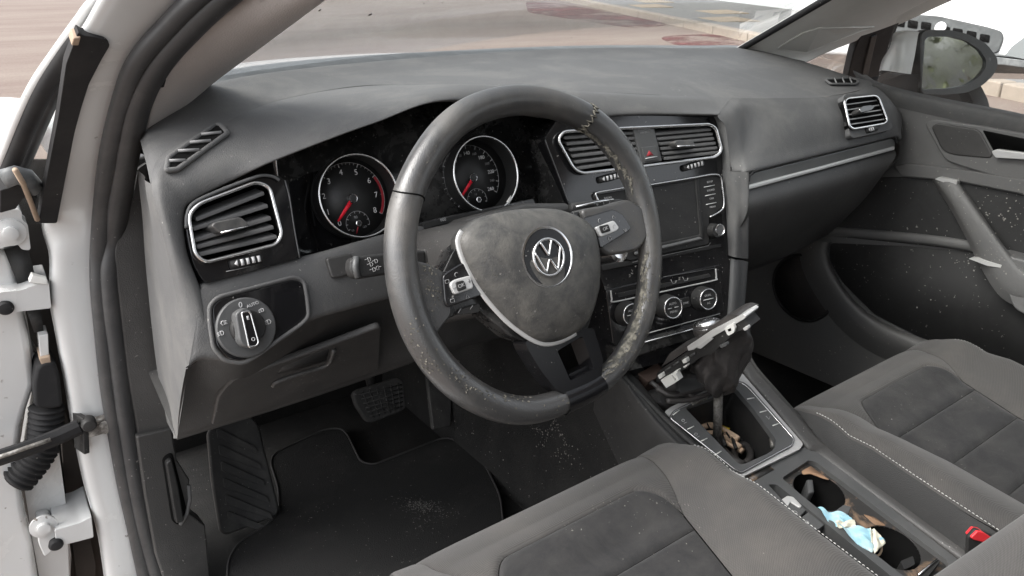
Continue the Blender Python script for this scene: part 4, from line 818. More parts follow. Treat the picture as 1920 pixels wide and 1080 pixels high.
for x, y, bx, by, a, b in ((1186, 590, 1176, 596, 'AUTO', ''), (1262, 577, 1250, 580, 'AUTO', 'MENU'), (1328, 561, 1312, 563, 'DUAL', 'AC')):
    c0 = F_ST.uv(bx, by, .012); c1 = F_ST.uv(x, y, .028)
    k = lathe('climate_knob', F_ST, c1, [(.0205, .008), (.0200, .014), (.0188, .024), (.0175, .028)], M['dark'], cp_, n=44)
    tube('knob_ring', [F_ST.w(p[0], p[1], .0285) for p in circ(c1, .0165, 40)], .0011, M['chrome'], k, closed=True, n=8)
    lathe('knob_face', F_ST, c1, [(.016, .0275), (.004, .028)], M['dial'], k, n=36)
    tube('face_line', [F_ST.w(c1[0]-.010, c1[1]+.0, .0285), F_ST.w(c1[0]-(.003 if b == 'MENU' else -.010), c1[1], .0285)], .0006, M['print'], k, n=5)
    if b == 'MENU': tube('face_line', [F_ST.w(c1[0]+.003, c1[1]+.0, .0285), F_ST.w(c1[0]+.010, c1[1], .0285)], .0006, M['print'], k, n=5)
    text('lettering', a, F_ST, c1[0], c1[1]+.0065, .0284, .005, M['printm'], k); b and text('lettering', b, F_ST, c1[0], c1[1]-.0065, .0284, .005, M['printm'], k)
prism('sync_key', F_ST, rnd(uvs(F_ST, [(1276, 560), (1293, 556), (1297, 574), (1280, 579)], .011), .002), .008, .0105, M['dark'], cp_, px=False); textp('lettering', 'SYNC', F_ST.off(.0106), 1286, 568, 0, .0045, M['printm'], cp_)
tube('lower_line', [F_ST.p(x, y, .0095) for x, y in ((1210, 626), (1280, 607), (1350, 588))], .0008, M['alu'], cp_, n=6)
lt = prism('lower_trim', F_ST, [(1156, 652), (1352, 596), (1356, 618), (1160, 680)], -.02, .016, M['glossd'], da, bevel=.003)
tube('chrome_line', [F_ST.p(x, y, .018) for x, y in ((1196, 645), (1260, 628), (1352, 601))], .0014, M['chrome'], lt, n=8)
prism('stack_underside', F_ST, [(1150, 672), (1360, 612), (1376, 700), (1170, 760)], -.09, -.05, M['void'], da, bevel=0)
# passenger strip, vent
_bv = surf(pface); _q = [onto(_bv, x, y) for x, y in ((1584, 184), (1646, 180), (1668, 240), (1598, 255))]
F_RV = Fr(sum(_q)/4, _q[1]+_q[2]-_q[0]-_q[3], _q[0]+_q[1]-_q[2]-_q[3]).off(.002)
ps = prism('trim_strip', F_PS, rnd(uvs(F_PS, [(1404, 332), (1418, 322), (1540, 292), (1672, 259), (1679, 264), (1678, 280), (1404, 358)], .006), .004), -.03, .006, M['strip'], da, px=False, bevel=.003)
prism('chrome_strip', F_PS, [(1404, 347), (1540, 312), (1678, 274), (1678, 281), (1540, 319), (1404, 356)], -.0, .010, M['silver'], ps, bevel=.002)
tube('groove', cr([F_PS.p(x, y, .009) for x, y in ((1403, 340), (1408, 326), (1430, 316), (1540, 288), (1660, 257), (1676, 256), (1681, 268))], 40), .0025, M['dark'], ps, n=8)
vp = prism('vent_plate', F_RV, rnd(uvs(F_RV, [(1581, 182), (1588, 176), (1644, 175), (1652, 182), (1674, 238), (1668, 244), (1600, 259), (1594, 254)], .010), .004), -.03, .010, M['soft'], da, px=False, bevel=.002, holes=[vhole(F_RV, RING_P, .0145)])
vent_set(F_RV, [(1583, 190), (1589, 184), (1640, 179), (1648, 184), (1664, 226), (1658, 232), (1600, 242), (1593, 237)],
         [((1588, 196), (1645, 188)), ((1590, 206), (1650, 197)), ((1592, 215), (1654, 206)), ((1594, 224), (1658, 214)), ((1597, 233), (1662, 223))], [(1611, 206), (1618, 199), (1634, 197), (1640, 200), (1634, 206), (1614, 211)], 'air_vent', ringr=.0018, hz=.0145, backs=.0085, st=.0012, dep=.0025, sm='rib')
thumbwheel(F_RV, (1622, 246), (1642, 241), .0095, nb=2)
prism('airbag_mark', F_PS, rnd(uvs(F_PS, [(1568, 264), (1574, 260), (1586, 258), (1583, 262)], .02), .001), .0, .0, M['lower'], da, px=False, bevel=0) if False else None

# ------------------------------------------------------------------ steering column and wheel
colm = thing('steering_column', 'grey steering column shroud with indicator stalk behind the wheel', 'steering column', F_WH.w(0, 0, -.15))
Fc_ = F_WH
rows = []
for h, w_, hh, dz_ in ((-.26, .075, .06, .0), (-.17, .078, .062, 0), (-.08, .070, .056, 0), (-.05, .062, .05, 0), (-.045, .03, .03, 0)):
    rows.append([Fc_.w(a, b+dz_-.01, h) for a, b in rnd([(-w_, -hh), (w_, -hh), (w_*.9, hh), (-w_*.9, hh)], .03, 5)+[rnd([(-w_, -hh), (w_, -hh), (w_*.9, hh), (-w_*.9, hh)], .03, 5)[0]]])
loft('shroud', rows, M['lower'], colm, n=40, sub=4, lf=lin)
prism('shroud_top', F_GA.off(.10), [(770, 500), (790, 470), (880, 408), (990, 380), (1066, 380), (1090, 400), (960, 420), (870, 460), (820, 520)], -.05, .0, M['lower'], colm, bevel=.01, seg=3)
for nm, pl, tip in (('left', [(640, 506), (672, 500), (702, 499), (735, 496), (800, 490)], 0), ('right', [(1190, 392), (1160, 384), (1120, 386), (1070, 392)], 0)):
    if nm == 'left':
        F_SK = F_WH.off(-.075)
        bs = prism('stalk_boss', F_DV.off(.012), rnd(uvs(F_DV.off(.012), [(612, 484), (660, 474), (662, 512), (640, 520), (624, 522), (618, 506)], 0), .004), -.03, .0, M['lower'], colm, px=False, bevel=.004)
        s_ = prism('indicator_stalk', F_SK, rnd(uvs(F_SK, [(657, 486), (668, 480), (720, 474), (760, 470), (800, 468), (800, 505), (730, 514), (676, 523), (662, 519), (656, 506)], 0), .006), -.018, .0, M['dark'], colm, px=False, bevel=.006, seg=3)
        tube('stalk_collar', [F_SK.p(x, y, .001) for x, y in ((668, 481), (666, 500), (671, 521))], .0035, M['grey'], s_, n=8)
        for (x, y, fl) in ((690, 487, 1), (694, 496, 1), (699, 506, 1), (703, 490, 1), (710, 502, -1)):
            u, v = F_SK.uv(x, y, .0005); P_ = [F_SK.w(u+a*.0042*fl, v+b*.0042, .0006) for a, b in ((0, .5), (.5, .45), (.8, 0), (.5, -.45), (0, -.5))]; tube('lamp_mark', P_, .00045, M['printm'], s_, closed=True, n=4)
            tube('ray_mark', [F_SK.w(u-.001*fl, v+.001, .0006), F_SK.w(u-.0036*fl, v+.0006, .0006)], .0004, M['printm'], s_, n=4)
    else:
        s_ = tube('wiper_stalk', [F_WH.p(x, y, -.07) for x, y in pl], .008, M['dark'], colm, n=10, ry=.006)
tube('stalk_line', [F_WH.p(x, y, -.06) for x, y in ((1080, 388), (1130, 377), (1150, 374))], .0016, M['chrome'], colm, n=6)
for x, y, s_ in ((1120, 383, '0'), (1132, 381, '1'), (1143, 379, '2')): textp('lettering', s_, F_WH.off(-.060), x, y, 0, .006, M['printm'], colm)
c = F_WH.uv(1157, 470, -.09); lathe('key_barrel', F_WH.off(-.09), c, [(.016, -.03), (.016, .004), (.011, .006), (.004, .004)], M['chrome'], colm)

sw = thing('steering_wheel', 'worn black leather three spoke steering wheel with peeling rim and dusty hub', 'steering wheel', F_WH.O)
sw['label'] = 'worn black leather steering wheel with peeling rim and a dusty round emblem on its hub'
RR = .1675
RC = [.1722, .1765, .1772, .1713, .1681, .1672, .1645, .1664, .1692, .1748, .1790, .1805, .1750, .1772, .1752, .1716]      # the rim is not a true circle
RT = [.0152, .0162, .0168, .0170, .0170, .0166, .0162, .0164, .0169, .0173, .0172, .0160, .0144, .0136, .0136, .0142]      # and its grip swells
_R2 = cr(np.array(RC)[:, None], 720, closed=True)[:, 0]; _T2 = cr(np.array(RT)[:, None], 720, closed=True)[:, 0]
def prof(t, a): return float(np.interp((math.degrees(a) % 360)*2, np.arange(721), np.r_[t, t[0]]))
def rimc(a): r = prof(_R2, a); return np.array([r*math.cos(a), r*math.sin(a)])
NA, NB = 220, 26
def rim_pt(a, b, grow=0.):
    c = rimc(a); d = np.array([math.cos(a), math.sin(a)])
    ra, rh = prof(_T2, a)+grow, prof(_T2, a)*1.05+grow
    q = c+d*ra*math.cos(b); return F_WH.w(q[0], q[1], rh*math.sin(b))
V = [rim_pt(2*math.pi*i/NA, 2*math.pi*j/NB) for i in range(NA) for j in range(NB)]
Fc = grid_faces(NA, NB, True)+[((NA-1)*NB+j, (NA-1)*NB+(j+1) % NB, (j+1) % NB, j) for j in range(NB)]
rim = obj('rim', V, Fc, M['leather'], sw)
for adeg in (149.5, 52):
    a = D(adeg); tube('rim_seam', [rim_pt(a+.012*math.sin(b*2), b, .0001) for b in np.linspace(0, 2*math.pi, 40, endpoint=False)], .0009, M['void'], rim, closed=True, n=6)
# peeled band: torn leather lets the grey foam show on the inner right side
rs = np.random.default_rng(3); na, nb = 260, 34; mb = MB()
A_ = np.linspace(D(54), D(-88), na); Bv = np.linspace(D(88), D(215), nb)
wob = np.cumsum(rs.normal(size=na))*.02; wob -= np.linspace(wob[0], wob[-1], na)
idx = {}
def fld(i, j): return .5*math.sin(i*.21+2*math.sin(j*.5))+.6*math.sin(i*.053+j*.31)+.5*math.sin(i*.5-j*.7)+rs.normal()*.35
keep = np.array([[0.]*nb]*na)
for i in range(na):
    ad = math.degrees(A_[i])
    for j in range(nb):
        bdeg = math.degrees(Bv[j]); ctr = 165 if ad > -5 else 150; wid = 5+wob[i]*30 if ad > 8 else (-2+wob[i]*20 if ad > -12 else 15+wob[i]*40)
        keep[i, j] = wid-abs(bdeg-ctr)+fld(i, j)*15
for i in range(na-1):
    for j in range(nb-1):
        if keep[i, j] > 0:
            q = []
            for (a_, b_) in ((i, j), (i+1, j), (i+1, j+1), (i, j+1)):
                if (a_, b_) not in idx:
                    idx[(a_, b_)] = len(mb.v); mb.v.append(tuple(rim_pt(A_[a_], Bv[b_], .0004+.0009*rs.random())))
                q.append(idx[(a_, b_)])
            mb.f.append(tuple(q))
tag(mb.build('worn_foam', M['foam'], rim), kind='stuff')
na_, nb_ = 24, 20; obj('spoke_sheath', [rim_pt(D(-94+19*i/(na_-1)), D(-30+230*j/(nb_-1)), .0012) for i in range(na_) for j in range(nb_)], grid_faces(na_, nb_), M['gloss2'], rim)
# torn leather edge near the top right
tube('leather_tear', [rim_pt(D(52+1.2*math.sin(k*1.7)+.8*math.sin(k*3.1)), D(-10+k*6), .0006) for k in range(34)], .0011, M['foam'], rim, n=6)
tag(rim)
# loose flakes stuck on the rim
mb = MB()
for k in range(210):
    a = D(rs.choice([rs.uniform(-85, 20), rs.uniform(-170, -90), rs.uniform(100, 175)], p=[.6, .3, .1])); b = D(rs.uniform(20, 170)); p = rim_pt(a, b, .0006); s_ = rs.uniform(.0004, .0014)
    t1 = nz(rs.normal(size=3)); n_ = nz(rim_pt(a, b, .01)-p); t1 = nz(t1-n_*(t1@n_)); t2 = np.cross(n_, t1)
    mb.add([p+t1*s_, p+t2*s_*.6, p-t1*s_*.9, p-t2*s_*.5+n_*s_*.5], [(0, 1, 2, 3)])
tag(mb.build('leather_flakes', M['clip'] if False else M['foam'], rim, smooth=False), kind='stuff')

def wp(name, pts, h0, h1, m, par, r=.004, **k): return prism(name, F_WH, rnd(uvs(F_WH, pts, h1), r), h0, h1, m, par, px=False, **k)
# spokes
for pts in ([(764, 486), (800, 492), (836, 510), (850, 590), (830, 612), (812, 640), (790, 600), (764, 560)], [(1090, 392), (1150, 382), (1178, 372), (1210, 390), (1226, 430), (1200, 468), (1180, 474), (1140, 480), (1110, 450)]):
    wp('spoke', pts, -.020, .009, M['leather'], sw, r=.008, bevel=.006, seg=3)
wp('spoke_trim', [(850, 470), (905, 420), (1090, 396), (1128, 470), (1126, 540), (1108, 600), (1100, 630), (1010, 650), (960, 632), (890, 575), (836, 600), (826, 520)], -.028, .002, M['glossd'], sw, bevel=.004)
prism('lower_spoke', F_WH, rnd(uvs(F_WH, [(985, 640), (990, 655), (1012, 692), (1040, 728), (1062, 742), (1095, 740), (1128, 708), (1131, 672), (1113, 615), (1060, 620)], .011), .004), -.016, .011, M['gloss2'], sw, px=False, holes=[rnd(uvs(F_WH, [(1045, 658), (1092, 630), (1114, 692), (1070, 714)], .011), .003)], bevel=.003)
wp('spoke_shelf', [(1066, 702), (1112, 680), (1116, 694), (1072, 714)], -.014, .003, M['gloss2'], sw, r=.002, bevel=.002)
# airbag cover
ab = [(865, 452), (871, 436), (882, 424), (907, 407), (947, 396), (993, 391), (1040, 392), (1073, 401), (1103, 417), (1117, 438), (1124, 470), (1126, 505), (1123, 540), (1114, 578), (1100, 604), (1082, 622), (1056, 636), (1030, 642), (1008, 637), (980, 620), (953, 598), (925, 568), (900, 535), (882, 503), (870, 475)]
abw = np.array(cr(uvs(F_WH, ab, .016), 90, closed=True))
cov = dome('airbag_cover', F_WH, [tuple(p) for p in abw], .016, .021, M['airbag'], sw, px=False, rings=14, power=3.2, lip=.024)
e = np.array([F_WH.w(p[0], p[1], .0135) for p in abw]); cc = abw.mean(0)
k0 = [i for i, p in enumerate(abw) if True]
tr = [F_WH.w(*(cc+(p-cc)*1.012), .012) for p in abw]
nn = len(tr); seq = [tr[(i) % nn] for i in list(range(int(nn*.60), nn))+list(range(0, int(nn*.06)))]
tube('chrome_trim', seq, .0016, M['silver'], sw, n=8, ry=.004, up=F_WH.N)
seq2 = [F_WH.w(*(cc+(abw[i % nn]-cc)*1.012), .010) for i in range(int(nn*.47), int(nn*.62))]
tube('chrome_trim', seq2, .0012, M['grey'], sw, n=8, ry=.003, up=F_WH.N)
cU = F_WH.uv(1029, 482, .038)
fE = Fr(F_WH.w(cU[0], cU[1], .0355), F_WH.U, F_WH.V)
em = lathe('emblem', fE, (0, 0), [(.0335, -.004), (.0335, .0012), (.0315, .0016), (.0305, .0006)], M['chrome'], sw, n=60)
lathe('emblem_disc', fE, (0, 0), [(.0308, .0004), (.0305, .0012), (.004, .0014)], M['gloss2'], em, n=50)
tube('emblem_ring', [fE.w(a, b, .0026) for a, b in circ((0, 0), .0198, 50)], .0016, M['chrome'], em, closed=True, n=8, ry=.0017)
def bar(p, q, w_=.0019): 
    d = nz(np.array(q)-p); e_ = np.array([-d[1], d[0]])*w_; return [tuple(np.array(p)-e_), tuple(np.array(q)-e_), tuple(np.array(q)+e_), tuple(np.array(p)+e_)]
R_ = .0192
def V2(poly, nm): return tube(nm, [fE.w(a, b, .0028) for a, b in lin(poly, 24)], .0019, M['chrome'], em, n=8, ry=.0013, up=fE.N)
V2([(-.0075, .0172), (-.0004, .0022), (.0004, .0022), (.0075, .0172)], 'emblem_letter')
V2([(-.0172, .0080), (-.0082, -.0155), (-.0072, -.0155), (0., -.0012), (.0072, -.0155), (.0082, -.0155), (.0172, .0080)], 'emblem_letter')
# button pods
def pod(panel, chrome, okk, rocker, word):
    p = wp('button_pod', panel, -.01, .013, M['gloss'], sw, r=.004, bevel=.003)
    wp('chrome_key', chrome, .01, .0165, M['silver'], p, r=.003, bevel=.0015); wp('centre_key', okk, .012, .0185, M['dark'], p, r=.002, bevel=.001)
    x, y = np.mean(okk, 0); textp('lettering', word, F_WH.off(.0187), x, y, 0, .0055, M['printm'], p, rot=.12)
    rk = prism('rocker_key', F_WH.off(-.004), rnd(uvs(F_WH.off(-.004), rocker, 0), .003), -.012, .012, M['dark'], p, px=False, bevel=.002); return p
p1 = pod([(830, 517), (842, 508), (874, 488), (886, 512), (908, 553), (840, 577), (834, 566)], [(844, 531), (854, 524), (883, 516), (889, 540), (853, 553), (847, 541)], [(855, 529), (870, 525), (876, 541), (860, 547)], [(848, 591), (854, 580), (890, 569), (889, 586)], 'OK')
def glyph(k, x, y, h, par, sz=.0022):
    u, v = F_WH.uv(x, y, h); q = {'o': circ((u, v), sz, 10), 'a': circ((u, v), sz, 8, a0=.6, a1=4.2, end=True), '^': [(u-sz, v-sz*.7), (u+sz, v-sz*.7), (u, v+sz)], 'v': [(u-sz, v+sz*.7), (u+sz, v+sz*.7), (u, v-sz)], '<': [(u+sz, v-sz), (u-sz, v), (u+sz, v+sz)],
        '>': [(u-sz, v-sz), (u+sz, v), (u-sz, v+sz)], '-': [(u-sz, v), (u+sz, v)], 'b': [(u-sz, v-sz), (u+sz, v-sz), (u+sz, v+sz*.6), (u-sz, v+sz*.6)], '/': [(u-sz, v-sz*.6), (u, v+sz*.2), (u+sz, v+sz)]}[k]
    return tube('key_mark', [F_WH.w(a, b, h+.0002) for a, b in q], .00035, M['printm'], par, n=4, closed=k in 'o^vb')
for k, x, y in (('a', 856, 515), ('b', 838, 527), ('b', 848, 563), ('^', 876, 556), ('/', 862, 583), ('/', 884, 577)): glyph(k, x, y, .0134 if y < 570 else .0084, p1)
for x in (852, 880):
    glyph('-', x, 540-(x-852)*.46, .0167, p1)
u, v = F_WH.uv(880, 527, .0167); tube('key_mark', [F_WH.w(u, v-.002, .0169), F_WH.w(u, v+.002, .0169)], .00035, M['dark'], p1, n=4)
p2 = pod([(1092, 409), (1150, 392), (1168, 402), (1184, 428), (1178, 434), (1126, 466), (1120, 438)], [(1117, 426), (1152, 413), (1162, 427), (1157, 433), (1127, 445)], [(1125, 424), (1141, 420), (1146, 433), (1130, 438)], [(1138, 463), (1178, 447), (1184, 455), (1148, 478)], 'OK')
for k, x, y, h in (('a', 1124, 414, .0134), ('^', 1150, 407, .0134), ('v', 1172, 432, .0134), ('o', 1143, 447, .0134), ('a', 1152, 425, .0167), ('<', 1150, 463, .0084), ('>', 1171, 453, .0084)): glyph(k, x, y, h, p2)

# ------------------------------------------------------------------ centre console
cs_ = thing('centre_console', 'dirty grey centre console with open gear well and two cup holders between the seats', 'console', (0, -.1, .1))
# front gear surround: plane through the silver frame
F_CO = Fr((0, -.08, .3655), (1, 0, 0), (0, .13, .0545))      # front part climbs towards the dash
F_CR = Fr((0, -.1, .352), (1, 0, 0), (0, .25, .052))         # rear box, nearly level
def co_prism(nm, pts, h0, h1, m, par=cs_, fr=F_CO, r=.003, **k): return prism(nm, fr, rnd(uvs(fr, pts, h1), r), h0, h1, m, par, px=False, **k)
well = rnd(uvs(F_CO, [(1282, 762), (1340, 742), (1380, 724), (1416, 766), (1458, 824), (1456, 842), (1444, 852), (1398, 872), (1384, 874)], .0), .006)
sil = uvs(F_CO, [(1246, 772), (1256, 764), (1330, 728), (1382, 700), (1392, 700), (1506, 832), (1500, 842), (1392, 894), (1384, 892)], .0)
prism('silver_frame', F_CO, rnd(sil, .004), -.012, .0, M['alu'], cs_, px=False, holes=[well], bevel=.0015)
inr = uvs(F_CO, [(1254, 782), (1262, 770), (1330, 738), (1370, 714), (1392, 716), (1404, 724), (1490, 822), (1486, 836), (1390, 888), (1378, 884)], .002)
prism('key_frame', F_CO, rnd(inr, .005), -.006, .003, M['grey'], cs_, px=False, holes=[rnd(uvs(F_CO, [(1284, 764), (1340, 744), (1379, 727), (1414, 768), (1455, 824), (1453, 841), (1440, 850), (1398, 869), (1386, 871)], .003), .006)], bevel=.0015)
tube('chrome_line', [F_CO.w(a, b, .0035) for a, b in rnd(uvs(F_CO, [(1256, 784), (1262, 772), (1330, 740), (1370, 716), (1390, 718), (1402, 727), (1488, 823), (1484, 835), (1390, 886), (1379, 882)], .003), .005)], .0010, M['chrome'], cs_, closed=True, n=8)
for a, b in (((1262, 778), (1274, 769)), ((1289, 805), (1301, 799)), ((1313, 828), (1326, 822)), ((1341, 853), (1352, 846)), ((1401, 748), (1414, 746)), ((1425, 773), (1437, 770)), ((1449, 798), (1460, 794))):
    tube('key_line', [F_CO.p(*a, .0038), F_CO.p(*b, .0038)], .0009, M['clip'], cs_, n=6)
for x, y in ((1281, 788), (1305, 814)):
    u, v = F_CO.uv(x, y, .0035); tube('key_mark', [F_CO.w(*p, .0034) for p in circ((u, v), .0028, 9, .002)], .0006, M['printm'], cs_, closed=True, n=4); tube('key_mark', [F_CO.w(u-.003, v-.005, .0034), F_CO.w(u+.003, v-.005, .0034)], .0005, M['printm'], cs_, n=4)
tube('key_mark', [F_CO.p(1436, 780, .0034), F_CO.p(1442, 786, .0034), F_CO.p(1444, 781, .0034)], .0005, M['printm'], cs_, n=4)
# well walls
wn = len(well); V = [F_CO.w(a, b, -.004) for a, b in well]; cw = np.mean(well, 0)
V += [F_CO.w(*(cw+(np.array(p)-cw)*.92), -.05)+np.array([0, 0, 0]) for p in well]; V += [np.array([*(F_CO.w(*(cw+(np.array(p)-cw)*.9), 0))[:2], .18]) for p in well]
obj('gear_well', V, grid_faces(3, wn, True)+[tuple(range(2*wn, 3*wn))], M['dark'], cs_)
tube('well_lip', [F_CO.p(x, y, -.012) for x, y in ((1384, 734), (1420, 778), (1448, 818), (1452, 838))], .006, M['metal'], cs_, n=8)
# black front opening under the stack with torn dark parts
prism('storage_floor', F_CO, [(1180, 720), (1215, 690), (1380, 650), (1390, 710), (1330, 745), (1262, 770)], -.05, -.03, M['boot'], cs_, bevel=0)
co_prism('storage_liner', [(1196, 700), (1232, 680), (1250, 700), (1216, 716)], -.04, -.002, M['rust'] if False else mat('brown dust plastic', (.07, .045, .035), .7), r=.002)  # liner in one even brown tone
for k, pts in enumerate(([(1220, 716), (1250, 735), (1290, 740), (1310, 752)], [(1230, 728), (1262, 742), (1300, 732), (1340, 726)], [(1250, 752), (1290, 750), (1330, 738), (1360, 728)])):
    tube('torn_cable', cr([F_CO.p(x, y, .004+.004*k) for x, y in pts], 20), .004, M['boot'], cs_, n=8)
co_prism('bracket_plate', [(1270, 712), (1308, 708), (1318, 726), (1276, 738)], .0, .012, M['grey'], r=.002)
co_prism('bracket_plate', [(1292, 744), (1322, 736), (1328, 746), (1300, 758)], .0, .006, M['metal'], r=.002)
# rails and side walls
railL = [(1130, 640), (1180, 700), (1232, 752), (1290, 806), (1345, 856), (1395, 900), (1450, 952), (1540, 1040), (1600, 1110)]
railR = [(1384, 610), (1398, 668), (1428, 716), (1472, 770), (1510, 814), (1560, 858), (1640, 924), (1740, 1002), (1850, 1090)]
def zc(y): return .3655+.419*(y+.08) if y > -.08 else .3655+.19*(y+.08)
def railpt(px, py, x0):
    p = at(px, py, 'x', x0); return p
_fr = [F_CO]*5+[F_CR]*3
RI = np.array([f.p(x, y, -.002) for f, (x, y) in zip(_fr, [(1150, 655), (1200, 716), (1245, 772), (1299, 824), (1345, 864), (1396, 902), (1500, 992), (1600, 1082)])])
RL = np.array([f.p(x, y, .001) for f, (x, y) in zip(_fr, [(1130, 656), (1178, 718), (1224, 776), (1278, 832), (1324, 874), (1378, 914), (1482, 1006), (1582, 1096)])])
_f2 = [F_CO]*5+[F_CR]*4
RJ = np.array([f.p(x, y, -.002) for f, (x, y) in zip(_f2, [(1374, 640), (1394, 696), (1438, 748), (1476, 793), (1513, 836), (1545, 858), (1640, 928), (1800, 1046), (1860, 1092)])])
RRt = np.array([f.p(x, y, .002) for f, (x, y) in zip(_f2, [(1390, 632), (1410, 682), (1456, 736), (1498, 782), (1538, 826), (1572, 850), (1664, 918), (1822, 1036), (1885, 1082)])])
low = np.array([1, 1, 0])
def down(P, z, dx=0, dy=0): Q = P.copy(); Q[:, 2] = z; Q[:, 0] += dx; Q[:, 1] += dy; return Q
loft('rail_left', [RI+[0, 0, -.012], RI, RI*.4+RL*.6+[0, 0, .002], RL, RL+[-.010, 0, -.02], down(RL, .22, -.03), down(RL, .10, -.05)], M['dark'], cs_, n=50, sub=4)
loft('rail_right', [RJ+[0, 0, -.014], RJ, RJ*.4+RRt*.6+[0, 0, .003], RRt+[.001, 0, 0], RRt+[.012, 0, -.02], down(RRt, .22, .03), down(RRt, .10, .05)], M['lower'], cs_, n=50, sub=4)
prism('side_panel', Fr((-.105, 0, .3), (.05, -1, 0), (0, 0, 1)), [(1066, 700), (1168, 706), (1230, 770), (1330, 862), (1420, 948), (1420, 1040), (1240, 960), (1060, 800)], -.01, .0, M['dark'], cs_, bevel=.004)
tube('panel_seam', [Fr((-.105, 0, .3), (.05, -1, 0), (0, 0, 1)).p(x, y, .001) for x, y in ((1092, 745), (1140, 790), (1220, 862))], .0012, M['void'], cs_, n=6)
prism('front_block', F_CO, [(1130, 640), (1190, 660), (1215, 700), (1180, 712)], -.05, -.004, M['dark'], cs_, bevel=.004)
# rear box with cup holders and switches
ob = [(1398, 892), (1420, 878), (1508, 838), (1524, 842), (1600, 898), (1800, 1052), (1830, 1090), (1700, 1130), (1580, 1060), (1430, 922)]
hA = [(1466, 896), (1516, 863), (1530, 866), (1600, 918), (1780, 1054), (1776, 1062), (1722, 1098), (1686, 1074), (1600, 1006), (1500, 926)]
hI = [(1452, 896), (1514, 856), (1534, 862), (1792, 1054), (1780, 1072), (1722, 1112), (1680, 1078), (1494, 930)]
hB = [(1440, 908), (1456, 908), (1490, 934), (1676, 1084), (1690, 1110), (1640, 1110), (1560, 1040)]
prism('box_frame', F_CR, rnd(uvs(F_CR, ob, .0), .006), -.02, .0, M['grey'], cs_, px=False, holes=[rnd(uvs(F_CR, hA, 0), .006), rnd(uvs(F_CR, hB, 0), .004)], bevel=.0025, seg=3)
loft('rear_skirt', [[F_CR.p(x, y, -.005) for x, y in ((1400, 892), (1510, 838))], [F_CR.p(x, y, -.06) for x, y in ((1400, 892), (1510, 838))]], M['glossd'], cs_, n=10, sub=2)
prism('dirt_step', F_CR, [(1400, 890), (1440, 872), (1452, 880), (1412, 902)], -.004, .0012, M['dirty'], cs_, bevel=0)
# cup holder insert with two round holes
cA = F_CR.uv(1536, 921, -.008); cB = F_CR.uv(1672, 1026, -.008)
ins = prism('cup_insert', F_CR, uvs(F_CR, hI, -.008), -.012, -.008, M['dirty'], cs_, px=False, holes=[circ(cA, .037, 36), circ(cB, .037, 36)], bevel=.0012) 
for c in (cA, cB):
    n = 32; R0 = [F_CR.w(a, b, -.009) for a, b in circ(c, .037, n)]; R1 = [F_CR.w(a, b, -.075) for a, b in circ(c, .031, n)]
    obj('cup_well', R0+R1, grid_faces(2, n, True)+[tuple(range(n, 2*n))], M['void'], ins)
prism('cup_stop', F_CR.off(-.014), [(1512, 898), (1525, 898), (1528, 922), (1516, 924)], -.05, .0, M['grey'], ins, bevel=.003)
prism('cup_stop', F_CR.off(-.006), rnd(uvs(F_CR.off(-.006), [(1566, 958), (1582, 946), (1596, 950), (1590, 964)], 0), .002), -.03, .0, M['grey'], ins, px=False, bevel=.003)
prism('cup_stop', F_CR.off(-.006), rnd(uvs(F_CR.off(-.006), [(1688, 1052), (1712, 1042), (1716, 1058), (1696, 1068)], 0), .003), -.03, .0, M['dark'], ins, px=False, bevel=.004)
prism('rust_stain', F_CR.off(-.0078), rnd(uvs(F_CR.off(-.0078), [(1502, 884), (1520, 874), (1536, 886), (1556, 900), (1546, 898), (1520, 888), (1506, 890)], 0), .003), -.001, .0004, M['rust'], ins, px=False, bevel=0)
prism('rust_stain', F_CR.off(-.0078), rnd(uvs(F_CR.off(-.0078), [(1618, 964), (1640, 970), (1662, 986), (1640, 984)], 0), .003), -.001, .0004, M['rust'], ins, px=False, bevel=0)
prism('latch_bar', F_CR.off(.006), rnd(uvs(F_CR.off(.006), [(1720, 1078), (1756, 1046), (1764, 1052), (1738, 1084)], 0), .002), -.012, .0, M['dark'], cs_, px=False, bevel=.002)
tube('latch_edge', [F_CR.p(1722, 1078, .008), F_CR.p(1757, 1048, .008)], .0014, M['chrome'], cs_, n=6)
# switches and side tray
V, Fc = box_vf(F_CR.w(*F_CR.uv(1560, 1010, -.04), -.06), (F_CR.U, F_CR.V, F_CR.N), (.028, .14, .004)); obj('tray_floor', V, Fc, M['void'], cs_)
ks_ = prism('brake_switch', F_CR.off(-.002), rnd(uvs(F_CR.off(-.002), [(1463, 938), (1478, 929), (1490, 934), (1512, 956), (1500, 968)], 0), .002), -.02, .0, M['grey'], cs_, px=False, bevel=.002)
prism('switch_cap', F_CR, rnd(uvs(F_CR, [(1462, 938), (1476, 929), (1487, 931), (1504, 948), (1500, 952), (1482, 940), (1478, 948)], 0), .002), -.01, .0, M['silver'], ks_, px=False, bevel=.0015)
prism('brake_switch', F_CR.off(-.002), rnd(uvs(F_CR.off(-.002), [(1502, 970), (1516, 960), (1546, 984), (1526, 998)], 0), .002), -.02, .0, M['grey'], cs_, px=False, bevel=.002)
for x, y in ((1492, 959), (1514, 978)):
    u, v = F_CR.uv(x, y, 0); tube('key_mark', [F_CR.w(*p, -.0016) for p in circ((u, v), .0025, 10)], .0005, M['printm'], cs_, closed=True, n=4)

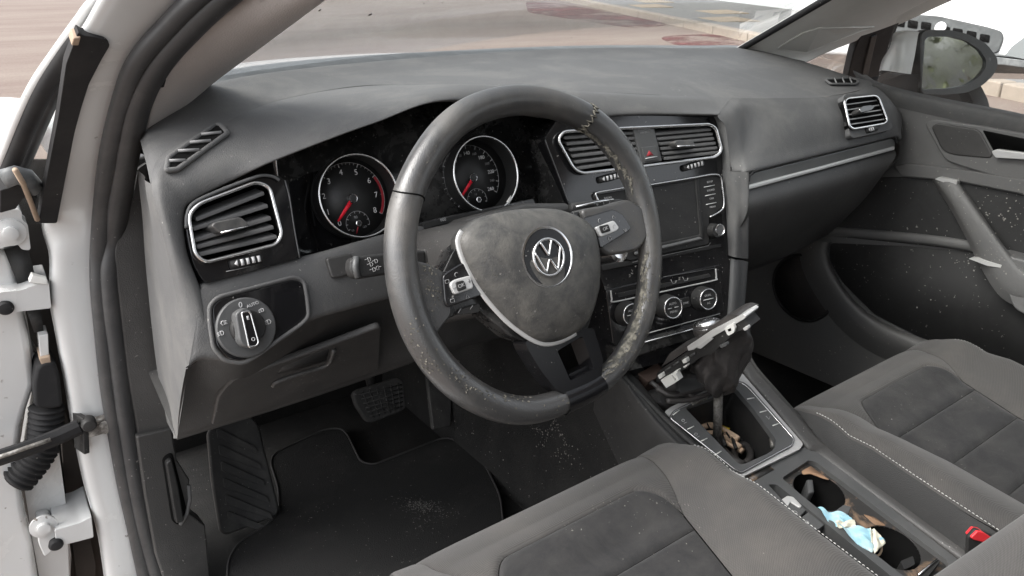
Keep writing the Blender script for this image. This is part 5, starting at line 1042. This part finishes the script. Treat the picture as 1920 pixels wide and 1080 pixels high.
# ------------------------------------------------------------------ gear lever, pulled up with its loose surround
gl_ = thing('gear_lever', 'bare gear lever rod with torn boot and tilted loose trim frame', 'gear lever', (0, .015, .33))
rod = [at(1345, 832, 'x', 0), at(1346, 780, 'x', 0), at(1347, 720, 'x', 0), at(1345, 660, 'x', 0)]
tube('rod', rod, .0072, M['metal'], gl_, n=14)
tube('rod_clip', [at(1330, 733, 'x', .0), at(1346, 731, 'x', -.012), at(1362, 733, 'x', .0)], .0016, M['metal'], gl_, n=6)
# tilted frame plate: rises towards the back
pA, pB = at(1226, 712, 'x', -.02), at(1398, 590, 'x', -.02)
F_GF = Fr((pA+pB)/2, (1, -.0, .0), pB-pA)
F_GS = Fr((pA+pB)/2+[-.045, 0, 0], (pB-pA), np.cross(nz(pB-pA), [1, 0, 0])*1.)        # side face of the plate, seen from the driver
_O = F_GS.O; _n = CAM-_O; _n = nz(_n-F_GS.U*(_n@F_GS.U)); F_GS = Fr(_O, F_GS.U, np.cross(_n, F_GS.U))
if F_GS.N @ (CAM-F_GS.O) < 0: F_GS = Fr(F_GS.O, F_GS.U, -F_GS.V)
def gs(nm, pts, h0, h1, m, par=gl_, r=.0015, **k): return prism(nm, F_GS, rnd(uvs(F_GS, pts, h1), r), h0, h1, m, par, px=False, **k)
Ln = np.linalg.norm(pB-pA)
plate = gs('trim_plate', [(1232, 700), (1240, 692), (1300, 652), (1392, 596), (1396, 602), (1406, 614), (1382, 622), (1352, 646), (1340, 660), (1310, 672), (1288, 690), (1246, 712), (1228, 722)], -.028, .0, M['dark'])
gs('plate_edge', [(1288, 650), (1330, 622), (1394, 589), (1399, 593), (1396, 598), (1340, 630), (1300, 656), (1290, 658)], -.03, .003, M['silver'], plate)
gs('plate_shine', [(1306, 652), (1330, 634), (1336, 636), (1314, 654)], .0, .0042, M['alu'], plate, bevel=.0005)
gs('boot_ridge', [(1240, 688), (1256, 662), (1300, 642), (1330, 614), (1366, 592), (1378, 590), (1392, 594), (1330, 628), (1290, 656), (1260, 676)], -.05, -.006, M['boot'], bevel=.006, seg=3)
lk = gs('lock_tab', [(1358, 616), (1374, 606), (1378, 616), (1376, 624), (1366, 630), (1362, 626)], .002, .007, M['clip'], plate, r=.0012)
gs('tab_hole', [(1364, 618), (1370, 615), (1371, 620), (1366, 622)], .006, .0074, M['void'], lk, r=.0005, bevel=0)
gs('clip', [(1392, 616), (1400, 612), (1402, 618), (1396, 621)], .0, .008, M['silver'], plate)
gs('clip', [(1348, 648), (1360, 643), (1362, 649), (1352, 653)], .0, .008, M['grey'], plate)
for pts in ([(1278, 676), (1286, 672), (1288, 680), (1281, 682)], [(1280, 688), (1287, 684), (1288, 687), (1283, 690)], [(1233, 704), (1240, 700), (1242, 708), (1236, 711)], [(1262, 698), (1271, 694), (1270, 699), (1265, 702)]): gs('clip', pts, .0, .008, M['clip'], plate)
gs('clip_block', [(1238, 713), (1258, 702), (1266, 718), (1249, 728)], .0, .011, M['clip'], plate)
gs('clip_hook', [(1260, 702), (1266, 699), (1273, 713), (1266, 717), (1264, 713), (1268, 711)], .0, .011, M['clip'], plate, r=.0004)
for k in range(3): gs('plate_slot', [(1246+15*k, 694-10*k), (1256+15*k, 687-10*k), (1258+15*k, 690-10*k), (1248+15*k, 697-10*k)], .0, .0022, M['grey'], plate, r=.0003, bevel=0)
gs('plate_window', [(1293, 666), (1302, 661), (1303, 665), (1295, 670)], .0, .0024, M['grey'], plate, r=.0003, bevel=0)
# knob above, boot hanging below the plate
cK = at(1338, 624, 'x', .012); fK = Fr(cK, (1, 0, 0), (0, nz(pB-pA)[1], nz(pB-pA)[2]))
ku = nz([0, .35, 1]); fK = Fr(at(1332, 640, 'x', .01), (1, 0, 0), np.cross(ku, [1, 0, 0])); fK = fK if fK.N[2] > 0 else Fr(fK.O, fK.U, -fK.V)
kb = lathe('knob', fK, (0, 0), [(.012, -.03), (.016, -.012), (.021, .005), (.0235, .018), (.0225, .028), (.017, .0345), (.008, .0365)], M['boot'], gl_, n=36, autos=180)
lathe('knob_cap', fK, (0, 0), [(.0232, .0235), (.0205, .0315), (.0165, .0352), (.008, .0372)], M['chrome'], kb, n=36, autos=180)
bt_rows = []
for f, w_, d_ in ((0, .040, .062), (.2, .041, .056), (.45, .036, .047), (.7, .029, .036), (.88, .023, .025), (1., .014, .016), (1.04, .006, .008)):
    top = at(1352, 640, 'x', 0); bot = at(1347, 732, 'x', 0); c = top*(1-f)+bot*f; yy = np.array([0, nz(pB-pA)[1]*(1-f)+f*.95*np.sign(nz(pB-pA)[1]), nz(pB-pA)[2]*(1-f)*.9])
    bt_rows.append([c+np.array([1, 0, 0])*w_*math.cos(t)*(1+.12*math.sin(5*t+f*7)+.09*math.sin(9*t-f*11))+nz(yy)*d_*math.sin(t)*(1+.13*math.sin(4*t+f*9)+.06*math.sin(11*t+f*14))+np.array([0, 0, .006*math.sin(3*t+f*9)]) for t in np.linspace(0, 2*math.pi, 40)])
loft('boot', bt_rows, M['boot'], gl_, n=90, sub=5)
# wires and linkage at the foot of the lever
wr = thing('wiring_bundle', 'yellowed taped wiring and linkage at the foot of the gear lever', 'wiring', at(1370, 845, 'z', .30))
for k, pts in enumerate(([(1308, 806), (1330, 797), (1356, 806), (1384, 823)], [(1318, 813), (1342, 812), (1366, 822), (1388, 838)], [(1336, 822), (1356, 828), (1376, 836), (1392, 846)], [(1312, 800), (1340, 803), (1370, 812), (1392, 828)])):
    tube('taped_wire', cr([at(x, y, 'z', .352-.007*k) for x, y in pts], 24), (.0052, .0044, .005, .0036)[k], M['paper'] if k != 3 else M['rubber2'], wr, n=8)
for q in ((1330, 797), (1342, 801), (1354, 806), (1366, 813)): tube('wire_band', [at(q[0]-4, q[1]-3, 'z', .357), at(q[0]+2, q[1]+8, 'z', .355)], .0012, M['dark'], wr, n=5)
tube('wire_band', [at(1352, 815, 'z', .351), at(1360, 836, 'z', .345)], .0035, M['dark'], wr, n=6); tube('wire_band', [at(1374, 822, 'z', .350), at(1380, 842, 'z', .345)], .003, M['dark'], wr, n=6)
cl_ = [at(x, y, 'z', .33) for x, y in circ((1392, 852), 15, 20, 18)]; tube('linkage_ring', cl_, .006, M['boot'], wr, closed=True, n=10)
tube('linkage_arm', [at(x, y, 'z', .335) for x, y in ((1352, 840), (1372, 862), (1394, 872))], .007, M['boot'], wr, n=8)
tube('black_cable', cr([at(x, y, 'z', .34) for x, y in ((1300, 802), (1322, 790), (1338, 786))], 12), .004, M['rubber2'], wr, n=6)
tube('yellow_clip', [at(x, y, 'z', .352) for x, y in ((1350, 799), (1358, 803), (1367, 806))], .0028, M['yellow'], wr, n=6, ry=.0045); tube('yellow_clip', [at(x, y, 'z', .352) for x, y in ((1357, 803), (1352, 810))], .0022, M['yellow'], wr, n=6)

# ------------------------------------------------------------------ blue face mask in the cup holder
mk = thing('face_mask', 'crumpled pale blue face mask lying in the cup holder', 'face mask', F_CR.p(1600, 990, -.02))
def sheet(nm, c0, c1, c2, c3, m, amp, k, h=.0):
    nu, nv = 26, 18; P = [F_CR.p(x, y, hh) for (x, y, hh) in (c0, c1, c2, c3)]; V = []
    for i in range(nu):
        for j in range(nv):
            s, t = i/(nu-1), j/(nv-1); q = (P[0]*(1-s)+P[1]*s)*(1-t)+(P[3]*(1-s)+P[2]*s)*t
            V.append(q+F_CR.N*(amp*(math.sin(3.2*s*math.pi+k)*math.cos(1.6*t*math.pi)+.5*math.sin(7*s+5*t+k))+.35*amp*abs(math.sin(t*9.5))))
    return obj(nm, V, grid_faces(nu, nv), m, mk, solid=.001)
sheet('mask_panel', (1532, 953, .006), (1586, 962, .010), (1606, 986, .000), (1566, 988, .000), M['maskb'], .003, .4)
sheet('mask_panel', (1570, 984, .010), (1632, 990, .016), (1660, 1016, .004), (1634, 1038, .000), M['maskb'], .003, 1.9)
sheet('mask_edge', (1630, 991, .0165), (1641, 992, .014), (1661, 1018, .005), (1640, 1038, .001), M['maskw'], .0015, .7)
sheet('mask_edge', (1566, 978, .006), (1602, 974, .007), (1605, 988, .003), (1574, 990, .003), M['maskw'], .0015, .2)
tube('ear_loop', cr([F_CR.p(x, y, h) for x, y, h in ((1646, 1014, .0), (1652, 1022, -.006), (1652, 1034, -.012), (1646, 1042, -.014), (1638, 1040, -.014))], 20), .0016, M['loop'], mk, n=6)

# ------------------------------------------------------------------ seats
def seat(nm, label, cx, yf, z0, side):
    """side: -1 driver, +1 passenger. a: across from the middle, b: back from the front edge"""
    t = thing(nm, label, 'car seat', (cx, yf-.25, .10), 'front seats')
    sw_ = lambda b: np.interp(b, [-.2, 0, .06, .15, .25, .40, .55], [.184, .184, .172, .134, .112, .104, .104])      # seam between cushion and bolster
    ow = lambda b: np.interp(b, [-.2, 0, .04, .10, .2, .4, .55], [.214, .220, .230, .242, .247, .250, .250])         # outer edge of bolster
    def base(b):
        if b < .065:
            u = (.065-b)/.065; return z0-.062*(1-math.sqrt(max(0, 1-u*u)))
        return z0+.010*math.sin(min(1, (b-.065)/.08)*math.pi)-.16*(b-.065)
    def H(a, b):
        z = base(b); s, o = sw_(b), ow(b); aa = abs(a)
        if aa > s:
            f = min(1, (aa-s)/(o-s)); hb = .040*min(1, max(0, (b-.015)/.17))**.9
            z += hb*math.sin(min(1, f*1.25)*math.pi/2)**1.0 - (max(0, f-.6)/.4)**2.4*(.018+.017*min(1, max(0, b/.12)))
        return z
    P = lambda a, b, z: (cx+a, yf-b, z)
    def panel(name, af, bf, m, nu=44, nv=44, puff=.006, par=t):
        V = []
        for i in range(nu):
            for j in range(nv):
                s, q = i/(nu-1), j/(nv-1); b = bf(s, q); a = af(s, b); e = min(s, 1-s, q, 1-q)
                pz = puff*(1-math.exp(-e*26))-.0015; V.append(P(a, b, H(a, b)+pz))
        return obj(name, V, grid_faces(nu, nv), m, par)
    b1 = lambda s: .092+.055*max(0, (abs(2*s-1)-.62)/.38)**1.5
    # front of the cushion: face and roll
    def cf(s, q): return q*b1(s)
    panel('cushion_front', lambda s, b: (2*s-1)*sw_(b), cf, M['knit'], puff=.004)
    V = []
    for i in range(40):
        s = i/39
        for k in range(10):
            z = base(0)-.001-k*.018; V.append(P((2*s-1)*.186, .0+.012*(k/9)**2+.0, z))
    obj('cushion_skirt', V, grid_faces(40, 10), M['knit'], t)
    for q0, q1 in ((None, .172), (.1725, .250), (.2505, .328), (.3285, .410), (.4105, .54)):
        panel('seat_insert', lambda s, b: (2*s-1)*(sw_(b)-.001), (lambda s, q, q1=q1: b1(s)+.0004+(q1-b1(s)-.0004)*q) if q0 is None else (lambda s, q, q0=q0, q1=q1: q0+(q1-q0)*q), M['suede'], nu=40, nv=20, puff=.0055)
    for sd in (-1, 1):
        panel('bolster', lambda s, b, sd=sd: sd*(sw_(b)+.0005+(ow(b)*.93-sw_(b))*s), lambda s, q: .004+.53*q, M['knit'], nu=24, nv=60, puff=.004)
        V = []; nb_ = 60
        for j in range(nb_):
            b = .004+.53*j/(nb_-1); o = ow(b)
            for k in range(9):
                f = k/8; a = sd*(o*.932+.016*math.sin(min(1, f*2)*math.pi/2)); z = H(sd*o*.932, b)+.0005-f*.30*(.2+.8*f); V.append(P(a, b, max(.12, z)))
        obj('bolster_side', V, grid_faces(nb_, 9), M['knitd'], t)
        V = []
        for i in range(20):
            s = i/19; a = sd*(.183+.036*s)
            for k in range(9): V.append(P(a, .004+.02*s+.004*math.sin(k/8*3), H(sd*(sw_(.004)+.001+(ow(.004)*.93-sw_(.004))*s), .004)-k*.02))
        obj('bolster_front', V, grid_faces(20, 9), M['knit'], t)
        mb = MB()                                                    # white stitches along the outer edge
        for j in range(86):
            b = .085+.0052*j; o = ow(b)*.925; q0 = np.array(P(sd*o, b, H(sd*o, b)+.0025)); b2 = b+.0036; o2 = ow(b2)*.925; q1 = np.array(P(sd*o2, b2, H(sd*o2, b2)+.0025))
            V_, F_ = tube_vf([q0, (q0+q1)/2+[0, 0, .0006], q1], [.0003, .00055, .0003], 5); mb.add(V_, F_)
        tag(mb.build('stitching', M['thread'], t), kind='stuff')
    # backrest, mostly outside the picture
    rows = []
    for f in np.linspace(0, 1, 8):
        z = z0-.12+.64*f; y = yf-.465-.26*f; w_ = .235-.03*f; rows.append([(cx-w_*1.02, y-.10, z), (cx-w_, y+.125*(1-f*.5), z), (cx-w_*.68, y+.095*(1-f*.5), z), (cx-w_*.5, y-.005, z), (cx, y-.01, z), (cx+w_*.5, y-.005, z), (cx+w_*.68, y+.095*(1-f*.5), z), (cx+w_, y+.125*(1-f*.5), z), (cx+w_*1.02, y-.10, z)])
    loft('backrest', rows, M['knit'], t, n=60, sub=3)
    prism('seat_base', Fr((cx, yf-.27, .12), (1, 0, 0), (0, 1, 0)), rnd([(-.2, -.25), (.2, -.25), (.2, .2), (-.2, .2)], .02), .0, z0-.32, M['dark'], t, px=False, bevel=.004)
    return t
sd_ = seat('driver_seat', 'grey ribbed cloth driver seat with charcoal suede insert nearest the open door', -.3745, .018, .420, -1)
sp_ = seat('passenger_seat', 'grey ribbed cloth passenger seat with suede insert beyond the centre console', .348, .010, .372, 1)
# belt buckle
F_BU = Fr(at(1840, 1010, 'x', .080), (.85, -.5, 0), (.1, .1, 1))
bk = thing('belt_buckle', 'black seat belt buckle with red release button beside the passenger seat', 'seat belt buckle', F_BU.w(0, -.08))
prism('buckle_body', F_BU, rnd(uvs(F_BU, [(1816, 1008), (1830, 992), (1868, 1006), (1863, 1024), (1850, 1090), (1812, 1080)], .0), .003), -.006, .0, M['dark'], bk, px=False, bevel=.002, seg=3)
prism('release_button', F_BU, rnd(uvs(F_BU, [(1821, 1009), (1833, 996), (1844, 998), (1864, 1011), (1858, 1021), (1826, 1013)], .003), .002), -.01, .003, M['buckle'], bk, px=False, bevel=.0015)

# ------------------------------------------------------------------ floor: mat, footrest, pedals
F_FL = Fr((-.37, .5, .118), (1, 0, 0), (0, 1, 0))
fm = rnd(uvs(F_FL, [(428, 1050), (448, 1016), (500, 985), (524, 962), (522, 915), (507, 868), (514, 850), (612, 804), (640, 803), (652, 816), (676, 866), (700, 872), (826, 822), (848, 822), (910, 872), (938, 930), (946, 1000), (900, 1200), (420, 1200)], 0), .025, 6)
fmt = prism('floor_mat', F_FL, fm, -.012, .0, M['mat'], None, px=False, bevel=.003)
tag(fmt, 'charcoal carpet floor mat with cut outs under the pedals', 'floor mat')
tube('mat_binding', [F_FL.w(a, b, .0005) for a, b in fm], .0022, M['edge'], fmt, closed=True, n=8)
F_FO = Fr((-.6, .60, .2), (1, -.08, 0), (0, .62, 1))
fo = prism('footrest', F_FO, rnd(uvs(F_FO, [(388, 812), (402, 790), (474, 782), (486, 800), (506, 880), (524, 955), (518, 968), (424, 1004), (412, 998), (396, 900)], .0), .006), -.03, .0, M['rest'], None, px=False, bevel=.005)
tag(fo, 'ribbed black rubber footrest at the left of the floor mat', 'footrest')
for k in range(6):
    y = 806+31*k; x0 = 406+4.*k; prism('rib', F_FO, rnd(uvs(F_FO, [(x0, y), (x0+3, y-3), (480+7.2*k, y+33), (483+7.2*k, y+44), (x0+2, y+15)], .003),   .003), .0, .0055, M['rest'], fo, px=False, bevel=.0015)
F_BR = Fr(at(712, 755, 'y', .60), (1, 0, 0), (0, .45, 1))
br = thing('brake_pedal', 'square black brake pedal with crosshatched rubber pad', 'pedal', F_BR.O)
pad = prism('pedal_pad', F_BR, rnd(uvs(F_BR, [(662, 738), (672, 730), (746, 708), (758, 716), (762, 764), (754, 771), (698, 793), (688, 790), (668, 760)], .0), .008), -.02, .0, M['rest'], br, px=False, bevel=.004)
q = uvs(F_BR, [(664, 734), (758, 712), (760, 768), (692, 790)], .0); q = [np.array(p) for p in q]
for k in range(1, 7):
    s = k/7
    for a, b in ((q[0]*(1-s)+q[1]*s, q[3]*(1-s)+q[2]*s), (q[0]*(1-s)+q[3]*s, q[1]*(1-s)+q[2]*s)): tube('pad_rib', [F_BR.w(*(a*.94+b*.06), .0005), F_BR.w(*(a*.06+b*.94), .0005)], .0016, M['rest'], pad, n=6)
tube('pedal_arm', [F_BR.w(.0, .02, -.02), F_BR.w(.0, .16, -.01), F_BR.w(.0, .28, .08)], .010, M['dark'], br, n=8)
F_AC = Fr(at(815, 715, 'y', .62), (1, 0, 0), (0, .5, 1))
ac = thing('accelerator_pedal', 'narrow black accelerator pedal half hidden behind the steering wheel rim', 'pedal', F_AC.O)
prism('pedal_pad', F_AC, rnd(uvs(F_AC, [(800, 704), (812, 690), (850, 690), (846, 800), (812, 806)], 0), .006), -.014, .0, M['rest'], ac, px=False, bevel=.004)
tube('pedal_arm', [F_AC.w(.02, .02, -.012), F_AC.w(.02, .15, .02)], .008, M['dark'], ac, n=8)
# tunnel side carpet
tn = loft('tunnel_side', [[(-.115, 1.0, .44), (-.115, .5, .42), (-.115, .1, .38), (-.115, -.6, .34)], [(-.14, 1.0, .3), (-.14, .5, .28), (-.14, .1, .26), (-.14, -.6, .25)], [(-.17, 1., .10), (-.17, .5, .10), (-.17, .1, .10), (-.17, -.6, .1)]], M['carpet'], car, n=20, sub=4)
tn2 = loft('tunnel_side', [[(.115, 1.0, .44), (.115, .5, .42), (.115, .1, .38), (.115, -.6, .34)], [(.14, 1.0, .3), (.14, .5, .28), (.14, .1, .26), (.14, -.6, .25)], [(.17, 1., .10), (.17, .5, .10), (.17, .1, .10), (.17, -.6, .1)]], M['carpet'], car, n=20, sub=4)
loft('dirt_splash', [[at(x, y, 'x', -.150) for x, y in ((1040, 790), (1062, 810))], [at(x, y, 'x', -.150) for x, y in ((1046, 800), (1070, 850))]], M['doord'], car, n=4, sub=1) if False else None

# ------------------------------------------------------------------ passenger door
pdr = thing('passenger_door', 'dark passenger door panel with silver pull handle, wing mirror and dusty window', 'car door', (.76, -.1, .1))
F_PD = Fr((.737, 0, .6), (0, -1, 0), (0, 0, 1))
def pdp(nm, pts, h0, h1, m, par=pdr, r=.006, fr=F_PD, **k): k.setdefault('bevel', .004); return prism(nm, fr, rnd(uvs(fr, pts, h1), r), h0, h1, m, par, px=False, **k)
pdp('door_panel', [(1380, 300), (1610, 140), (1640, 163), (1760, 196), (1920, 234), (2300, 320), (2300, 900), (1380, 760)], -.03, .0, M['doorp'], bevel=.008)
loft('window_sill', [[F_PD.p(x, y, h) for x, y in l] for l, h in (([(1600, 132), (1660, 158), (1760, 182), (1920, 214), (2300, 300)], -.03), ([(1600, 136), (1660, 164), (1760, 188), (1920, 221), (2300, 307)], .002), ([(1610, 150), (1668, 178), (1766, 204), (1920, 238), (2300, 330)], .006), ([(1640, 180), (1680, 200), (1774, 222), (1920, 256), (2300, 350)], .001))], M['soft'], pdr, n=50, sub=4)
bow = pdp('handle_bowl', [(1732, 232), (1748, 222), (1840, 236), (1920, 250), (2100, 285), (2100, 380), (1920, 347), (1800, 312), (1770, 300)], -.004, .007, M['doorp'], r=.012)
pdp('handle_plate', [(1744, 238), (1756, 230), (1836, 242), (1862, 290), (1856, 298), (1788, 292), (1766, 284)], .0, .0095, M['lower'], bow, r=.012)
pdp('bowl_recess_shade', [(1842, 244), (1930, 262), (2040, 286), (2040, 300), (1930, 290), (1868, 292)], .004, .0078, M['void'], bow, r=.004, bevel=0)  # black plate on the bowl, its colour standing for the shade inside
pdp('door_pull', [(1858, 284), (1868, 280), (1930, 288), (2050, 304), (2050, 316), (1930, 300), (1866, 296)], .008, .020, M['silver'], pdr, r=.003, bevel=.003)
pdp('arm_band', [(1676, 312), (1700, 306), (1800, 318), (1920, 338), (2200, 390), (2200, 416), (1920, 364), (1800, 340), (1690, 330)], .0, .013, M['doorp'], r=.004, bevel=.005)
pdp('upper_insert', [(1500, 334), (1690, 332), (1800, 342), (1920, 366), (2200, 418), (2200, 560), (1920, 500), (1860, 474), (1500, 436)], .0, .003, M['doord'], r=.01)
# diagonal pull handle with silver ends
hl = loft('grab_handle', [[F_PD.p(x, y, h) for x, y, h in l] for l in (
    [(1746, 338, .0), (1776, 382, .018), (1808, 440, .030), (1838, 500, .036), (1880, 560, .036), (1950, 590, .03)],
    [(1756, 336, .02), (1788, 380, .036), (1820, 436, .046), (1852, 488, .050), (1892, 540, .05), (1950, 566, .044)],
    [(1790, 338, .02), (1820, 384, .036), (1856, 436, .046), (1888, 482, .050), (1914, 512, .05), (1956, 536, .044)],
    [(1800, 342, .0), (1832, 388, .018), (1866, 438, .030), (1896, 478, .036), (1920, 502, .036), (1958, 524, .03)])], M['doorp'], pdr, n=40, sub=5)
pdp('silver_cap', [(1752, 336), (1760, 332), (1794, 339), (1794, 346), (1770, 342)], .01, .024, M['silver'], hl, r=.002, bevel=.001)
pdp('silver_band', [(1816, 485), (1830, 484), (1878, 497), (1876, 502), (1850, 498)], .03, .053, M['silver'], hl, r=.001, bevel=.001)
pdp('arm_rest', [(1868, 474), (1920, 488), (2200, 560), (2200, 660), (1960, 610), (1900, 580), (1878, 520)], .0, .046, M['doorp'], r=.012, bevel=.01, seg=3)
# pocket with its raised curved rim
pk = [(1440, 430), (1530, 432), (1640, 440), (1760, 452), (1868, 470)]
tube('pocket_rim', cr([F_PD.p(x, y, .006) for x, y in pk], 40), .011, M['doorp'], pdr, n=12, ry=.008)
pk2 = [(1868, 470), (1700, 458), (1580, 452), (1556, 462), (1556, 490), (1590, 545), (1636, 588), (1700, 618), (1800, 648), (1920, 690), (2100, 760)]
loft('pocket_edge', [[F_PD.p(x, y, h) for x, y in l] for l, h in (
    ([(1560, 452), (1556, 470), (1562, 500), (1598, 556), (1650, 598), (1720, 628), (1820, 660), (1920, 702), (2100, 775)], -.01),
    ([(1552, 454), (1548, 474), (1556, 506), (1592, 562), (1644, 606), (1716, 638), (1818, 670), (1920, 712), (2100, 785)], .028),
    ([(1530, 452), (1526, 480), (1540, 520), (1580, 580), (1636, 626), (1712, 658), (1816, 690), (1920, 732), (2100, 805)], .030),
    ([(1500, 450), (1500, 490), (1520, 540), (1566, 606), (1626, 656), (1706, 690), (1812, 722), (1920, 764), (2100, 840)], .002))], M['doorp'], pdr, n=60, sub=5)
pdp('pocket_floor', [(1556, 456), (1700, 462), (1868, 476), (2100, 560), (2100, 770), (1920, 700), (1720, 630), (1640, 590), (1580, 530), (1556, 490)], .0, .004, M['doord'], r=.01, bevel=0)
spk = [F_PD.w(*p, .004) for p in circ(F_PD.uv(1505, 540, .004), .085, 40)]
tube('speaker_rim', spk, .004, M['dark'], pdr, closed=True, n=8); prism('speaker_grille', F_PD, circ(F_PD.uv(1505, 540, .004), .083, 40), .0, .003, M['boot'], pdr, px=False, bevel=0)
prism('window_glass', Fr((.775, -.2, .82), (0, -1, 0), (-.38, 0, 1)), uvs(Fr((.775, -.2, .82), (0, -1, 0), (-.38, 0, 1)), [(1640, 170), (1684, 30), (1800, -30), (2300, -230), (2400, 340), (1920, 225)]), -.002, .002, M['sglass'], pdr, px=False, bevel=0)
# wing mirror
F_MI = Fr(at(1790, 120, 'x', .92), (.86, -.51, 0), (0, .06, 1))
mo = [(1728, 62), (1742, 56), (1780, 56), (1816, 64), (1850, 82), (1870, 108), (1871, 124), (1862, 142), (1840, 162), (1812, 174), (1770, 178), (1728, 176)]
mi = [(1734, 74), (1742, 68), (1778, 68), (1812, 76), (1838, 94), (1850, 114), (1848, 128), (1834, 146), (1812, 160), (1780, 166), (1727, 168)]
mir = dome('mirror_housing', F_MI, [tuple(p) for p in np.array(uvs(F_MI, mo, .0))], -.035, -.03, M['rubber2'], pdr, px=False, lip=-.03)
V, Fc = prism_vf(F_MI, rnd(uvs(F_MI, mo, .0), .012), -.035, .0, [rnd(uvs(F_MI, mi, 0), .008)]); obj('mirror_rim', V, Fc, M['grey'], mir, bevel=.003)
prism('mirror_glass', F_MI, rnd(uvs(F_MI, mi, -.006), .008), -.012, -.006, M['mirrorg'], mir, px=False, bevel=.0008)
shp = [[F_MI.p(x, y, h) for x, y, h in l] for l in (
    [(1728, 60, -.004), (1700, 57, -.03), (1676, 62, -.06), (1672, 80, -.08)], [(1722, 64, .0), (1690, 66, -.02), (1672, 80, -.05), (1668, 90, -.08)], [(1716, 100, .0), (1690, 100, -.01), (1664, 104, -.05), (1655, 110, -.08)], [(1708, 139, .0), (1684, 136, -.01), (1656, 132, -.05), (1648, 134, -.08)])]
loft('mirror_shell', shp, M['whitev'], pdr, n=24, sub=5)
prism('mirror_foot', F_MI, rnd(uvs(F_MI, [(1640, 156), (1690, 138), (1726, 140), (1726, 178), (1700, 178), (1650, 164)], -.02), .006), -.08, -.012, M['rubber2'], pdr, px=False, bevel=.006)

# ------------------------------------------------------------------ dried dirt and lint lying on things
scuffm = mat('pale lint', (.13, .127, .12), .9); flakem = mat('dried mud flakes', (.14, .133, .122), .9)
def flecks(name, bv, spots, size, m, par, seed=1):
    r = np.random.default_rng(seed); mb = MB()
    for (px, py, sx, sy, rot, n) in spots:
        for k in range(n):
            a, b = r.normal()*sx, r.normal()*sy; x = px+a*math.cos(rot)-b*math.sin(rot); y = py+a*math.sin(rot)+b*math.cos(rot)
            try: p = onto(bv, x, y, .0004); p2 = onto(bv, x, y, .01)
            except ValueError: continue
            nn = nz(p2-p); t1 = r.normal(size=3); t1 = nz(t1-nn*(t1@nn)); t2 = np.cross(nn, t1); e = size*r.uniform(.4, 1.5); f = r.uniform(.3, 1.)
            mb.add([p+t1*e, p+t2*e*f+nn*e*.3, p-t1*e*r.uniform(.5, 1), p-t2*e*f], [(0, 1, 2, 3)])
    if mb.f: tag(mb.build(name, m, par, smooth=False), kind='stuff')
flecks('lint', surf(fmt), [(792, 948, 22, 6, .1, 300), (800, 958, 30, 14, .3, 120), (810, 985, 40, 24, 0, 40), (560, 900, 60, 40, 0, 30), (700, 990, 60, 30, 0, 30)], .0011, scuffm, fmt)
flecks('dried_mud', surf(tn), [(1036, 800, 5, 24, .5, 60), (1052, 812, 4, 16, -.6, 40), (1055, 850, 16, 10, .6, 40), (1008, 806, 10, 5, .4, 24), (960, 860, 60, 50, 0, 40)], .0014, flakem, car, 5)

flecks('leather_flakes', surf(rim), [(795, 690, 14, 20, .8, 50), (770, 630, 8, 22, .3, 24), (870, 715, 40, 5, .55, 60), (960, 745, 34, 4, .15, 50), (1110, 735, 30, 14, -.4, 40), (1185, 655, 16, 30, .4, 60), (1215, 560, 12, 40, 0, 40), (1190, 480, 8, 30, 0, 20)], .0013, M['foam'], rim, 8)

wsb = surf([o for o in car.children if o.name.startswith('windscreen') and 'seal' not in o.name][0])
flecks('dead_insect', wsb, [(598, 17, 3, 2, 0, 10), (697, 27, 5, 2, .3, 9), (760, 12, 60, 10, 0, 3)], .0022, M['brown'], car, 11)

spk_ = [o for o in sw.children if o.name.startswith('spoke') and o.name.split('.')[0] == 'spoke']
flecks('dust_flakes', surf(*spk_), [(812, 535, 10, 34, -.1, 60), (800, 505, 8, 5, 0, 24), (1190, 440, 12, 24, 0, 20)], .0011, M['foam'], spk_[0], 9)
flecks('dust_flakes', surf(cov), [(1070, 590, 40, 24, 0, 16), (985, 600, 14, 8, 0, 8), (930, 515, 6, 4, 0, 8), (1000, 500, 90, 70, 0, 26)], .0008, M['foam'], cov, 10)
flecks('lint', surf(*[o for o in sd_.children if o.name.split('.')[0] in ('cushion_front', 'seat_insert', 'bolster')]), [(1125, 950, 22, 6, -.5, 22), (1060, 985, 5, 12, -.7, 10), (1130, 900, 60, 30, -.4, 26), (1260, 990, 60, 30, 0, 18), (1280, 860, 40, 8, .1, 14), (1260, 944, 26, 2, .15, 26)], .0010, flakem, sd_, 12)
flecks('lint', surf(*[o for o in sp_.children if o.name.split('.')[0] in ('cushion_front', 'seat_insert', 'bolster')]), [(1625, 661, 14, 3, .3, 40), (1700, 800, 90, 60, 0, 24)], .0012, flakem, sp_, 13)
flecks('dried_mud', surf(pface, dtop), [(1560, 142, 24, 6, 0, 16), (1300, 135, 30, 10, 0, 12), (1060, 148, 14, 3, 0, 10), (1480, 230, 80, 30, 0, 14)], .0010, flakem, da, 14)

_pd = [o for o in pdr.children if o.name.split('.')[0] in ('door_panel', 'upper_insert', 'grab_handle', 'arm_band', 'arm_rest', 'pocket_edge', 'pocket_floor', 'handle_bowl', 'window_sill')]
flecks('dried_mud', surf(*_pd), [(1860, 430, 50, 50, 0, 70), (1830, 490, 30, 14, 0, 40), (1880, 400, 40, 30, 0, 30), (1640, 460, 60, 30, 0, 14), (1790, 280, 70, 40, 0, 18), (1700, 520, 70, 40, 0, 10)], .0017, mat('pale dried mud', (.26, .247, .228), .9), pdr, 15)
